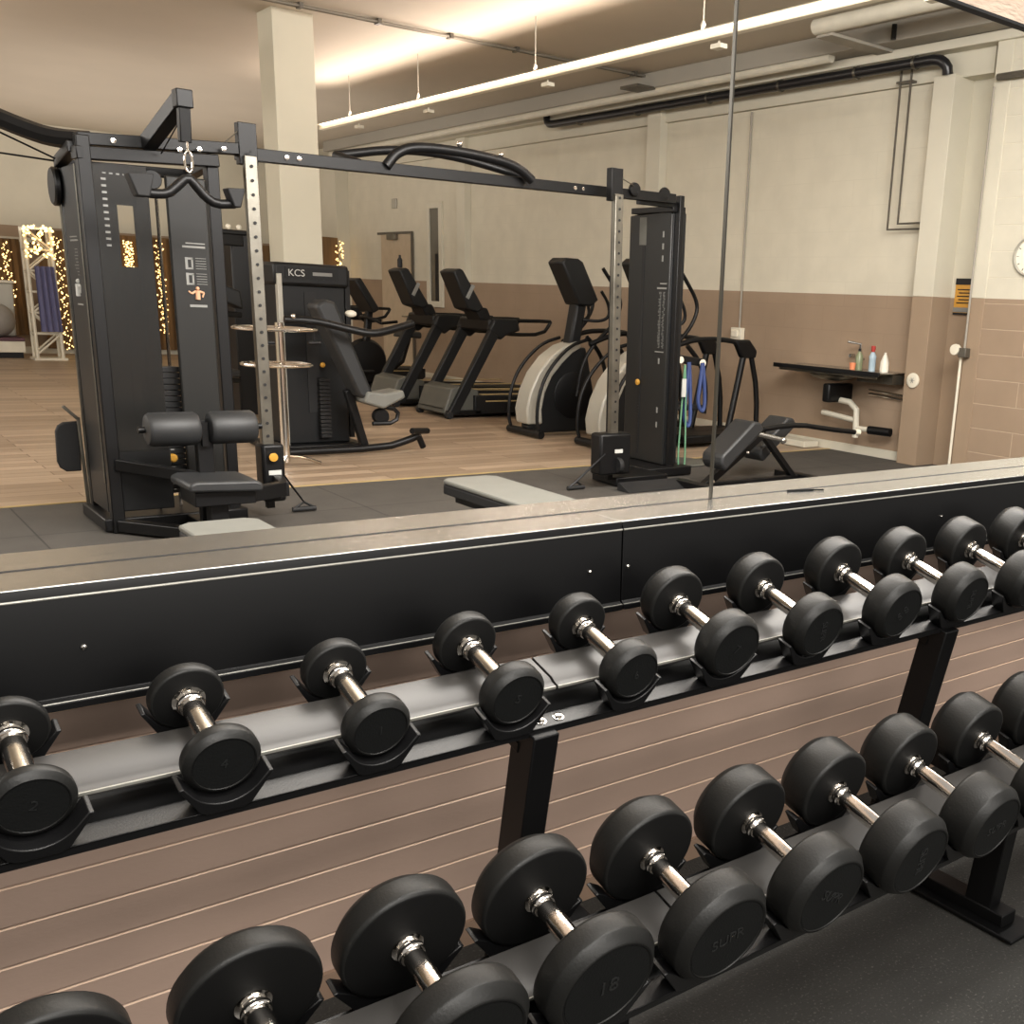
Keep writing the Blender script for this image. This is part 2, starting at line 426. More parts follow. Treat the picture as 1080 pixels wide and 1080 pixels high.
# each row: position along the rack, head radius, head thickness
UR = [(.178, .0545, .026), (.421, .0565, .031), (.663, .0555, .036), (.916, .0600, .041), (1.173, .0590, .048), (1.422, .0715, .056), (1.677, .0715, .061), (1.944, .0760, .066), (2.208, .0745, .071), (2.481, .0745, .078), (2.745, .076, .081)]
LR = [(.129, .1010, .052), (.372, .0995, .056), (.596, .1000, .060), (.824, .0985, .060), (1.058, .0965, .070), (1.301, .0925, .078), (1.544, .0895, .087), (1.790, .087, .090), (2.046, .085, .093), (2.290, .088, .094), (2.53, .088, .096)]
ordn = ['first', 'second', 'third', 'fourth', 'fifth', 'sixth', 'seventh', 'eighth', 'ninth', 'tenth', 'eleventh']
UT = ['2', '4', '1', '5', '6', '7', 'SUPR', 'S 8', 'SUPR', '9', '10']
LT = ['12', '14', '16', '18', 'SUPR', 'SUPR', 'SUPR', 'SUPR', 'S22', '24', '26']
UA = [.3, .1, .0, .2, -.2, .4, 1.4, -.8, 1.5, .4, .3]
LA = [0, .1, .2, -.05, -.15, .5, 1.45, -.1, .2, .3, .3]
for i, (x, r, w) in enumerate(UR):
    extra = ['cut by the photo edge', 'with small thin heads', 'just right of the smallest pair', 'left of the shelf joint', 'right of the shelf joint', '', '', '', 'above the right rack post', 'near the photo edge', 'at the photo edge'][i]
    dumbbell(x, r, w, UP, ('black dumbbell on the upper tier, %s from the left %s' % (ordn[i], extra)).strip(), UT[i], UA[i])
for i, (x, r, w) in enumerate(LR):
    extra = ['only its back head showing', 'cut off at the bottom', 'with broad heads', 'left of the dark post foot', '', '', '', '', '', 'beside the rack foot', 'at the photo edge'][i]
    dumbbell(x, r, w, LO, ('large dumbbell on the lower tier, %s from the left %s' % (ordn[i], extra)).strip(), LT[i], LA[i])

rack = thing('dumbbell_rack', (.98, 1.5, 0), 'black two-tier dumbbell rack with grey centre shelves in front of the boarded wall', 'rack')
X0, X1 = -.75, 3.6
def tierM(t):
    y0, z0, a = t
    return Matrix.Translation((0, y0, z0)) @ Matrix.Rotation(a, 4, 'X')
def tbox(mb, t, x0, x1, a0, a1, n0, n1): mb.box(x0, x1, a0, a1, n0, n1, tierM(t)); return mb
for t, row, lo in ((UP, UR, 0), (LO, LR, 1)):
    of = .020 if not lo else .026
    sh = 0 if not lo else .004
    for (xa, xb) in ((X0, 1.045), (1.05, X1)) if not lo else ((X0, 1.07), (1.075, X1)):
        m = MB()
        m.prism([(.052+sh, of-.020), (.052+sh, of), (-.022+sh, of), (-.030+sh, of-.0035), (-.044+sh, of-.0045), (-.046+sh, of-.007), (-.046+sh, of-.013), (-.043+sh, of-.013), (-.043+sh, of-.008), (.048+sh, of-.004), (.048+sh, of-.020)], 'x', xa, xb)
        bmesh.ops.transform(m.bm, matrix=tierM(t), verts=m.bm.verts[:])
        m.build('centre_shelf', M['channel'], rack, .0008)
        m = MB(); tbox(m, t, xa, xb, -.0468+sh, -.0440+sh, of-.0095, of-.0038); m.build('shelf_lip', M['lipline'], rack, .0005)
    # front and back rails: folded angles
    m = MB()
    tbox(m, t, X0, X1, -.114, -.074, -.022, -.018); tbox(m, t, X0, X1, -.078, -.074, -.05, -.018); tbox(m, t, X0, X1, -.114, -.111, -.034, -.018)
    m.build('front_rail', M['powder'], rack, .0008)
    m = MB(); tbox(m, t, X0, X1, .070, .100, -.030, -.024); tbox(m, t, X0, X1, .070, .074, -.055, -.024)
    m.build('back_rail', M['powder'], rack, .0008)
    m = MB(); tbox(m, t, X0, X1, -.074, .070, -.060, -.055)
    m.build('under_tray', M['blackmatte'], rack)
    for (x, r, w) in row:
        for s in (-1, 1):
            a0, a1 = (-.119, -.080) if s < 0 else (.080, .112)
            hw = max(r*.90, .052); inner = []
            n = 12
            for k in range(n+1):
                X = (-1+2*k/n)*hw*.86
                inner.append((X, (r+.001)-math.sqrt((r+.003)**2-X*X)-.001))
            ht = max(inner[0][1]+.008, .034)
            poly = [(-hw-.016, ht+.004), (-hw*.72, -.014), (-hw*.5, -.020), (hw*.5, -.020), (hw*.72, -.014), (hw+.016, ht+.004), (hw+.009, ht+.006)] + inner[::-1] + [(-hw-.009, ht+.006)]
            m = MB().prism([(x+u, v) for u, v in poly], 'y', a0, a1)
            bmesh.ops.transform(m.bm, matrix=tierM(t), verts=m.bm.verts[:])
            m.build('cradle', M['powder'], rack, .0015)
# posts, feet, brackets
for x in (-.29, .98, 2.20, 3.45):
    MB().bar((x, 1.553, .735), (x, 1.70, .012), .075, .055, (1, 0, 0)).build('post', M['black'], rack, .003)
    MB().bar((x, 1.30, .372), (x, 1.335, .012), .075, .05, (1, 0, 0)).bar((x, 1.30, .37), (x, 1.62, .40), .06, .05).build('lower_post', M['black'], rack, .003)
    MB().box(x-.06, x+.06, 1.20, 1.80, .004, .016).box(x-.03, x+.03, 1.25, 1.75, .016, .05).build('foot', M['black'], rack, .003)
    m = MB(); tbox(m, UP, x-.03, x+.03, -.09, .09, -.085, -.0625); m.build('bracket', M['black'], rack, .002)
for x in (.988, 1.026, 2.20, 2.235):
    o = MB().lathe([(.011, 0), (.011, .0015), (.0075, .002), (.0075, .006), (.005, .007), (0, .007)], (x, UP[0]-.094*math.cos(.27)+.018*math.sin(.27), UP[1]-.094*math.sin(.27)-.018*math.cos(.27)), (0, -math.sin(.27), math.cos(.27)), 16)
    o.build('bolt', M['chrome'], rack)

# ------------------------------------------------------------------ cable station spanning the two towers
cs = thing('cable_crossover', (1.8, 7.1, 0), 'large black cable crossover station with two towers, crossbeam and pulldown seat on the mat', 'gym machine')
Y0 = 7.02
# left tower
MB().bar((1.435, Y0, 0), (1.435, Y0, 2.25), .08, .07, (1, 0, 0)).build('tower_post', M['black'], cs, .006)
MB().bar((1.43, 7.50, 0.02), (1.43, 7.50, 2.12), .06, .07, (1, 0, 0)).build('tower_post', M['black'], cs, .006)
MB().bar((2.15, 7.14, .04), (2.15, 7.14, 2.24), .07, .09, (0, 1, 0)).build('tower_post', M['black'], cs, .006)
MB().box(1.398, 1.405, 7.065, 7.47, .12, 2.10).build('side_panel', M['charcoal'], cs)
MB().box(1.388, 1.397, 7.50, 7.525, .10, 2.0).box(1.392, 1.3975, 7.062, 7.07, .3, 2.1).build('chrome_strip', M['steel_rough'], cs)
m = MB()   # smoked shroud with an open window
m.box(1.475, 1.592, 7.045, 7.053, .48, 2.12).box(1.677, 1.762, 7.045, 7.053, .48, 2.12).box(1.592, 1.677, 7.045, 7.053, .48, 1.56).box(1.592, 1.677, 7.045, 7.053, 1.90, 2.12)
m.build('clear_shroud', M['acrylic'], cs)
m = MB()
for k in range(11): m.box(1.52, 1.545, 7.040, 7.044, 2.04-.036*k-.012, 2.04-.036*k)
for k in range(7): m.box(1.53+.035*k, 1.548+.035*k, 7.040, 7.044, 2.062, 2.070)
m.build('perforated_strip', M['label_grey'], cs)
MB().prism([(1.865, .20), (2.09, .20), (2.09, 2.09), (1.865, 2.09)], 'y', 7.055, 7.09).build('shroud', M['shroud'], cs, .01)
MB().prism([(1.47, .12), (1.77, .12), (1.77, .49), (1.47, .49)], 'y', 7.045, 7.07).build('shroud', M['charcoal'], cs, .006)
MB().bar((1.39, 7.02, 2.155), (2.18, 7.12, 2.205), .09, .07).build('top_frame', M['black'], cs, .006)
MB().bar((1.40, 7.06, 2.19), (1.40, 7.47, 2.13), .06, .06).bar((2.15, 7.18, 2.19), (2.15, 7.60, 2.15), .06, .06).bar((1.40, 7.58, 2.13), (2.15, 7.60, 2.15), .06, .06).build('top_frame', M['black'], cs, .005)
MB().box(1.36, 2.20, 7.0, 7.62, .01, .09).build('tower_base', M['black'], cs, .01)
# disc wheel at the upper left, foot plate and lower lever on the left side
MB().lathe([(0, -.02), (.10, -.02), (.11, -.01), (.11, .01), (.10, .02), (0, .02)], (1.375, 7.52, 2.0), (1, 0, 0), 32).build('pulley', M['black'], cs)
MB().prism([(1.245, .36), (1.258, .32), (1.29, .295), (1.375, .295), (1.385, .61), (1.30, .605), (1.268, .585), (1.252, .55)], 'y', 7.60, 7.64).build('foot_plate', M['blackmatte'], cs, .008)
MB().bar((1.388, 7.57, 0.02), (1.378, 7.57, .64), .02, .02).bar((1.375, 7.57, .63), (1.30, 7.57, .71), .03, .02).build('lever', M['steel_rough'], cs, .004)
# chains of pulleys and light patches seen in the shroud
for zc in (1.98,):
    MB().lathe([(.05, -.012), (.055, -.004), (.048, 0), (.055, .004), (.05, .012)], (1.62, 7.25, 2.02), (0, 1, 0), 24).build('pulley', M['charcoal'], cs)
    MB().lathe([(.05, -.012), (.055, -.004), (.048, 0), (.055, .004), (.05, .012)], (1.80, 7.09, 2.06), (0, 1, 0), 24).build('pulley', M['charcoal'], cs)
# plate stacks
def stack(px, py, zt, n, w, d, parent, x_dir=True):
    m = MB()
    for k in range(n): m.box(px-w/2, px+w/2, py-d/2, py+d/2, zt-.036*(k+1)+.002, zt-.036*k-.002)
    m.build('weight_stack', M['plate'], parent, .002)
    MB().tube([(px-w*.3, py, .08), (px-w*.3, py, 2.1)], .010, 8).tube([(px+w*.3, py, .08), (px+w*.3, py, 2.1)], .010, 8).build('guide_rod', M['chrome'], parent)
stack(1.79, 7.22, .98, 22, .20, .10, cs)
m = MB()
for k in range(11): m.box(1.765, 1.785, 7.16, 7.168, .58-.036*k-.009, .58-.036*k+.001).box(1.800, 1.82, 7.16, 7.168, .58-.036*k-.009, .58-.036*k+.001)
m.build('plate_numbers', M['label_grey'], cs)
MB().lathe([(.008, -.03), (.008, .0), (.026, .006), (.028, .02), (.02, .03), (0, .032)], (1.80, 7.14, .42), (0, -1, 0), 20).build('selector_pin', M['gold'], cs)
MB().tube([(1.80, 7.2, 1.0), (1.80, 7.2, 2.1)], .004, 6).build('cable', M['black'], cs)
# cross beam, uprights with punched holes
MB().bar((1.42, 7.08, 2.235), (2.35, 7.12, 2.29), .10, .065).build('crossbeam', M['black'], cs, .004)
MB().bar((2.30, 7.12, 2.265), (5.92, 7.33, 2.350), .075, .075).build('crossbeam', M['black'], cs, .004)
m = MB()
for x in (2.60, 2.68, 4.86, 4.94): m.lathe([(.014, 0), (.014, .006), (0, .008)], (x, 7.08+(x-2.3)*.058, 2.265+(x-2.3)*.0235), (0, -1, 0), 12)
for x, z in ((1.60, 2.24), (1.95, 2.235), (2.06, 2.25), (2.2, 2.27)): m.lathe([(.014, 0), (.014, .006), (0, .008)], (x, 7.03, z), (0, -1, 0), 12)
m.build('bolts', M['chrome'], cs)
for x, zt in ((2.355, 2.42), (5.14, 2.47)):
    MB().bar((x, 7.03, .42), (x, 7.05, zt-.17), .075, .05, (0, 1, 0)).build('upright', M['steel_rough'] if x < 3 else M['steel_rough'], cs, .004)
    m = MB()
    for k in range(22): m.lathe([(.010, 0), (.010, .002), (0, .002)], (x, 7.0035+.0008*k, .55+k*.082), (0, -1, 0), 10)
    m.build('hole_pattern', M['blackmatte'], cs)
    MB().box(x-.055, x+.055, 7.06, 7.13, zt-.22, zt+.02).build('upright_head', M['black'], cs, .004)
    MB().bar((x+.02, 7.10, .06), (x+.02, 7.10, zt-.2), .05, .05, (0, 1, 0)).build('rear_upright', M['black'], cs, .004)
    MB().box(x-(.055 if x < 3 else .16), x+(.09 if x < 3 else .15), 6.97, 7.12, .12, .50 if x < 3 else .46).build('pulley_carriage', M['black'], cs, .02)
    MB().lathe([(.06, -.02), (.065, 0), (.06, .02)], (x+.02, 6.97, .20), (1, 0, 0), 20).build('pulley', M['blackmatte'], cs)
    MB().box(x-.02, x+.06, 6.965, 6.97, .30, .33).build('carriage_label', M['label_white'], cs)
MB().lathe([(.01, 0), (.025, .01), (.028, .03), (0, .035)], (2.36, 6.965, .42), (0, -1, 0), 16).build('carriage_knob', M['gold'], cs)
# pull-up bar on top of the crossbeam
MB().tube([(3.28, 7.14, 2.30), (3.36, 7.14, 2.40), (3.50, 7.14, 2.45), (3.8, 7.14, 2.46), (4.15, 7.14, 2.44), (4.32, 7.14, 2.40), (4.42, 7.14, 2.33)], .034, 12, 2).build('pull_up_bar', M['black'], cs)
MB().tube([(3.05, 7.42, 2.36), (3.5, 7.46, 2.46), (3.9, 7.46, 2.47), (4.3, 7.44, 2.42), (4.46, 7.3, 2.36)], .030, 12, 2).tube([(3.05, 7.42, 2.36), (3.1, 7.16, 2.30)], .03, 10).build('pull_up_bar', M['black'], cs)
MB().sphere((3.82, 7.12, 2.505), .022).sphere((4.15, 7.12, 2.475), .018).build('bar_cap', M['chrome'], cs)
# lat arm on the left tower
MB().bar((1.785, 7.05, 2.25), (1.835, 6.50, 2.44), .075, .085).build('pulldown_arm', M['black'], cs, .006)
MB().box(1.79, 1.875, 6.44, 6.53, 2.39, 2.482).bar((1.833, 6.48, 2.41), (1.833, 6.50, 2.22), .06, .055, (0, 1, 0)).build('arm_end', M['black'], cs, .006)
MB().tube([(1.84, 7.0, 2.20), (1.835, 6.56, 2.34)], .004, 6).build('cable', M['black'], cs)
# pulldown seat and thigh rollers
SY = 6.45
MB().prism([(1.66, .345), (2.07, .325), (2.07, .375), (2.03, .392), (1.70, .405), (1.66, .39)], 'y', SY-.17, SY+.22).build('seat', M['pad'], cs, .015)
MB().box(1.70, 2.04, SY-.12, SY+.18, .25, .335).build('seat_frame', M['black'], cs, .006)
MB().box(1.80, 1.90, SY-.05, SY+.05, .0, .26).build('seat_post', M['black'], cs, .006)
MB().bar((2.02, SY, .28), (2.30, 6.62, .27), .06, .09).bar((2.30, 6.6, .27), (2.40, 7.0, .25), .06, .09).build('seat_link', M['black'], cs, .006)
MB().bar((1.45, 6.98, .42), (1.86, 6.62, .36), .05, .07).build('seat_link', M['black'], cs, .006)
MB().bar((1.86, 6.66, .05), (1.86, 6.66, .60), .09, .07, (0, 1, 0)).build('roller_post', M['black'], cs, .006)
RY = 6.62
for x0, x1 in ((1.535, 1.83), (1.875, 2.155)):
    MB().lathe([(.055, 0), (.085, .01), (.098, .03), (.098, x1-x0-.03), (.085, x1-x0-.01), (.055, x1-x0)], (x0, RY, .665), (1, 0, 0), 28).build('thigh_roller', M['pad'], cs)
MB().tube([(1.50, RY, .665), (2.19, RY, .665)], .018, 10).box(1.835, 1.87, RY-.03, RY+.06, .56, .70).build('roller_bar', M['black'], cs)
# base frame
MB().bar((1.45, 6.98, .05), (1.86, 6.40, .05), .08, .07).bar((1.86, 6.2, .05), (1.86, 6.98, .05), .08, .07).build('base_rail', M['black'], cs, .006)
# right tower: its long side faces the left
TX = 5.966
MB().prism([(7.40, .09), (7.99, .09), (7.99, 2.24), (7.40, 2.27)], 'x', TX, TX+.16).build('shroud', M['shroud'], cs, .012)
MB().box(TX+.012, TX+.15, 7.385, 7.399, .10, 2.25).build('shroud_edge', M['charcoal'], cs, .004)
MB().bar((TX+.05, 7.355, .03), (TX+.05, 7.355, 2.385), .05, .06, (0, 1, 0)).build('tower_post', M['black'], cs, .006)
MB().box(TX-.004, TX-.0005, 7.755, 7.79, .15, 1.98).build('shroud_slot', M['blackmatte'], cs)
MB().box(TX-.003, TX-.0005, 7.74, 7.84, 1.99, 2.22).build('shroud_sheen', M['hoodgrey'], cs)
m = MB()
for k in range(22): m.box(TX-.007, TX-.004, 7.757, 7.785, .20+.027*k, .212+.027*k)
m.build('plate_numbers', M['charcoal'], cs)
MB().lathe([(.008, 0), (.026, .008), (.028, .02), (0, .03)], (TX-.005, 7.775, .80), (-1, 0, 0), 20).build('selector_pin', M['gold'], cs)
MB().bar((5.55, 7.33, 2.30), (TX+.08, 7.40, 2.31), .05, .05).box(TX-.02, TX+.12, 7.36, 7.95, 2.25, 2.30).build('top_frame', M['black'], cs, .006)
for x, y in ((5.45, 7.25), (5.80, 7.30)): MB().lathe([(.05, -.015), (.055, 0), (.05, .015)], (x, y, 2.375), (0, 1, 0), 24).lathe([(.014, 0), (.014, .006), (0, .008)], (x, y-.05, 2.345), (0, -1, 0), 12).build('pulley', M['black'], cs)
MB().tube([(5.14, 7.08, 2.44), (5.42, 7.22, 2.40)], .004, 6).build('cable', M['steel_rough'], cs)
MB().tube([(2.2, 7.1, 2.29), (2.32, 7.08, 2.40)], .004, 6).build('cable', M['steel_rough'], cs)
MB().box(5.72, 6.22, 7.28, 8.02, .01, .088).box(5.2, 5.75, 7.04, 7.4, .01, .08).build('tower_base', M['black'], cs, .01)
m = MB()
for (z0, z1, a, b_) in ((1.62, 1.635, .0, .13), (1.66, 1.672, .04, .13), (1.08, 1.09, .0, .12)): m.box(TX-.003, TX-.0005, 7.40+.16-b_, 7.40+.16-a, z0, z1)
random.seed(3)
for k in range(42):
    zz = 1.12+.0115*k; a = random.random()*.02; m.box(TX-.003, TX-.0005, 7.44+a, 7.455+a+random.random()*.012, zz, zz+.004); m.box(TX-.003, TX-.0005, 7.50, 7.515+random.random()*.02, zz, zz+.004)
for zz in (.98, .55, .42, 1.85, 1.95, 2.05): m.box(TX-.003, TX-.0005, 7.49, 7.51, zz, zz+.05)
m.build('side_lettering', M['label_grey'], cs)
# instruction labels on the left tower
def figure(px, pz, sc, y, m, flip=1, side=None):
    b = MB()
    def P(u, v): return (px+u*sc*flip, y, pz+v*sc) if side is None else (side, px+u*sc*flip, pz+v*sc)
    def seg(a, c, r): b.tube([P(*a), P(*c)], r*sc, 8)
    b.sphere(P(0, .42), .13*sc, 10)
    seg((0, .28), (-.02, -.35), .17); seg((-.12, .22), (-.42, .05), .08); seg((-.42, .05), (-.62, .22), .06)
    seg((.12, .22), (.42, .12), .08); seg((.42, .12), (.30, -.18), .06)
    b.build('figure_label', m, cs)
figure(2.00, 1.42, .085, 7.052, M['skin'])
m = MB()
m.box(1.93, 2.06, 7.052, 7.054, 1.690, 1.702).box(1.95, 2.06, 7.052, 7.054, 1.713, 1.720).box(1.95, 2.05, 7.052, 7.054, 1.345, 1.36)
for zc in (1.60, 1.51):
    m.box(1.94, 1.955, 7.052, 7.054, zc-.035, zc+.035).box(1.955, 1.985, 7.052, 7.054, zc+.022, zc+.034).box(1.975, 1.985, 7.052, 7.054, zc-.03, zc+.03).box(1.955, 1.985, 7.052, 7.054, zc-.034, zc-.024)
    for j in range(5): m.box(2.0, 2.06, 7.052, 7.054, zc-.03+.015*j, zc-.027+.015*j)
m.build('instruction_label', M['label_grey'], cs)
figure(7.25, 1.42, .11, None, M['label_white'], -1, side=1.396)
m = MB(); m.box(1.3950, 1.3975, 7.16, 7.36, 1.690, 1.700).box(1.3950, 1.3975, 7.18, 7.36, 1.712, 1.718).box(1.3950, 1.3975, 7.18, 7.32, 1.33, 1.34)
for j in range(9): m.box(1.3950, 1.3975, 7.2, 7.24+.06*random.random(), 1.50+.018*j, 1.504+.018*j)
m.build('instruction_label', M['label_grey'], cs)
# curved beam and cables leaving at the upper left
MB().tube([(1.50, 7.12, 2.235), (1.34, 7.25, 2.24), (1.22, 7.33, 2.28), (1.10, 7.40, 2.33), (.9, 7.55, 2.42), (.4, 7.8, 2.5), (-.3, 8.1, 2.5)], .052, 8, 2).build('curved_beam', M['black'], cs)
MB().tube([(1.36, 7.35, 2.14), (1.0, 7.42, 2.30), (.5, 7.6, 2.45)], .006, 6).tube([(1.36, 7.38, 2.13), (1.0, 7.42, 2.15), (.4, 7.5, 2.18)], .006, 6).build('cable', M['black'], cs)

# hanging pulldown handle
lb = thing('pulldown_handle', (1.83, 6.46, 2.1), 'black bent multi-grip pulldown bar hanging from a carabiner under the arm', 'cable attachment')
HY = 6.46
MB().tube([(1.59, HY, 1.945), (1.64, HY, 1.938), (1.715, HY, 1.945), (1.765, HY, 1.99), (1.823, HY, 2.045), (1.865, HY, 2.0), (1.905, HY, 1.95), (1.96, HY, 1.915), (2.06, HY, 1.925)], .026, 10, 1).build('bar', M['black'], lb)
MB().prism([(1.513, 2.031), (1.643, 2.037), (1.615, 1.918), (1.552, 1.918)], 'y', HY-.05, HY+.05).build('grip', M['blackmatte'], lb, .008)
MB().prism([(2.012, 2.004), (2.111, 2.009), (2.082, 1.905), (2.045, 1.905)], 'y', HY-.05, HY+.05).build('grip', M['blackmatte'], lb, .008)
MB().tube([(1.833+.020*math.cos(a), HY, 2.12+.055*math.sin(a)) for a in [2*PI*k/16 for k in range(16)]], .006, 8, closed=True).tube([(1.833, HY, 2.175), (1.833, HY, 2.22)], .006).build('carabiner', M['chrome'], lb)
# single handles on the floor
def stirrup(name, c, dx, lab, top):
    t = thing(name, (c[0], c[1], 0), lab, 'cable attachment')
    x, y = c
    MB().tube([(x-dx, y, .022), (x+dx, y, .022)], .018, 10).build('grip', M['blackmatte'], t)
    MB().tube([(x-dx, y, .022), (x, y, .07), top], .009, 6).tube([(x+dx, y, .022), (x, y, .07)], .009, 6).build('strap', M['black'], t)
stirrup('stirrup_grip', (2.62, 7.15), .08, 'black single cable handle lying on the mat beside the left upright', (2.455, 7.10, .30))
stirrup('stirrup_grip', (4.82, 7.08), .08, 'black single cable handle lying on the mat beside the right tower', (5.02, 6.96, .30))
# sloping black foot plate near the right tower
fp = MB().prism([(6.76, 0), (6.92, 0), (6.92, .06), (6.90, .07), (6.78, .015), (6.76, .012)], 'x', 5.12, 5.74).build('foot_platform', M['blackmatte'], None, .003)
tag(fp, 'low sloping black foot plate lying on the mat before the right tower', 'foot plate')

# resistance bands hanging on the right tower
hk = thing('band_hook', (6.3, 7.45, 1.0), 'black bracket with round chrome ends holding bands beside the right tower', 'hook')
MB().bar((6.155, 7.5, 1.03), (6.50, 7.5, .99), .05, .07).build('bracket', M['black'], hk, .006)
MB().lathe([(.035, 0), (.035, .01), (0, .014)], (6.44, 7.455, .99), (0, -1, 0), 16).lathe([(.03, 0), (.03, .01), (0, .014)], (6.18, 7.455, 1.02), (0, -1, 0), 16).build('end_cap', M['plastic_white'], hk)
def band(x, z1, z0, m, lab, w=.02, sp=.03, y=7.13):
    o = MB().tube([(x, y, z1), (x+sp*.5, y, (z1*2+z0)/3), (x+sp, y, z0+.08), (x+sp*.6, y, z0), (x-sp*.2, y, z0+.02), (x-sp*.8, y, z0+.1), (x-sp*.5, y, (z1+z0)/2), (x-.004, y, z1)], w*.5, 8, 2).build('resistance_band', m)
    tag(o, lab, 'resistance band')
band(6.27, 1.0, .42, M['band_blue'], 'long blue resistance band hanging beside the right tower', .035, .045, 7.44)
band(6.38, 1.0, .56, M['band_blue'], 'short blue resistance band hanging on the right end of the bracket', .035, .05, 7.38)
band(6.19, .98, .012, M['band_green'], 'thin green resistance tube looping down to the mat by the right tower', .016, .05, 7.40)
cd = MB().box(6.135, 6.18, 7.360, 7.372, .70, .86).build('tag_card', M['label_white']); tag(cd, 'small white card hanging on the side of the right tower', 'card')

# ------------------------------------------------------------------ benches showing their ends above the ledge
def bench(name, x0, x1, y0, y1, z, m, lab):
    t = thing(name, ((x0+x1)/2, y1, 0), lab, 'bench')
    r = .05
    MB().prism([(x0, y0), (x1, y0), (x1, y1-r), (x1-r, y1), (x0+r, y1), (x0, y1-r)], 'z', z-.025, z).build('pad_top', m, t, .008)
    MB().prism([(x0, y0), (x1, y0), (x1, y1-r), (x1-r, y1), (x0+r, y1), (x0, y1-r)], 'z', z-.085, z-.026).build('pad_base', M['blackmatte'], t, .01)
    MB().box(x0+.05, x1-.05, y0+.1, y1-.1, z-.13, z-.086).build('frame', M['black'], t, .004)
    for yy in (y0+.15, y1-.2):
        MB().box((x0+x1)/2-.04, (x0+x1)/2+.04, yy-.03, yy+.03, .05, z-.13).build('leg', M['black'], t, .004)
        MB().box(x0-.05, x1+.05, yy-.04, yy+.04, 0, .05).build('foot', M['black'], t, .004)
bench('flat_bench', 2.86, 3.22, 4.1, 5.62, .45, M['pad_grey'], 'grey padded flat bench on the mat left of the right tower')
bench('flat_bench', 1.25, 1.60, 3.6, 5.0, .45, M['pad_grey'], 'grey flat bench end showing just above the ledge before the pulldown seat')

# ------------------------------------------------------------------ back extension bench at right
be = thing('back_extension_bench', (6.3, 6.7, 0), 'black back extension bench with two tilted pads and chrome handles on the mat', 'gym machine')
def padbox(p, q, y0, y1, th):
    p = Vector((p[0], 0, p[1])); q = Vector((q[0], 0, q[1])); d = (q-p).normalized(); n = Vector((-d.z, 0, d.x))
    c = .05
    pl = [p, p+n*th*.6+d*.0, p+n*th+d*c, q+n*th-d*c, q+n*th*.6, q]
    return MB().prism([(v.x, v.z) for v in pl], 'y', y0, y1)
padbox((5.82, .19), (6.24, .52), 6.38, 6.64, .13).build('hip_pad', M['pad'], be, .02)
padbox((6.62, .17), (7.02, .49), 6.76, 7.02, .13).build('hip_pad', M['pad'], be, .02)
MB().bar((5.82, 6.66, .02), (6.50, 6.66, .45), .06, .07, (0, 1, 0)).build('main_beam', M['black'], be, .006)
MB().box(5.70, 5.80, 6.4, 6.95, 0, .06).box(6.95, 7.05, 6.35, 6.95, 0, .06).bar((5.76, 6.66, .03), (7.0, 6.66, .03), .06, .05).bar((6.5, 6.66, .43), (6.9, 6.66, .04), .05, .06, (0, 1, 0)).build('base_frame', M['black'], be, .006)
MB().tube([(6.10, 6.60, .46), (6.5, 6.60, .50), (6.85, 6.58, .52), (7.20, 6.56, .47), (7.56, 6.54, .43)], .024, 10, 1).build('handle_bar', M['black'], be)
MB().tube([(7.56, 6.54, .43), (7.62, 6.54, .425)], .030, 12).build('handle_end', M['plastic_white'], be)
MB().tube([(6.12, 6.45, .50), (6.42, 6.34, .43)], .020, 12).sphere((6.42, 6.335, .428), .030).build('chrome_handle', M['steel'], be)
MB().sphere((5.88, 6.60, .07), .02).sphere((6.25, 6.58, .30), .016).build('bolt', M['chrome'], be)

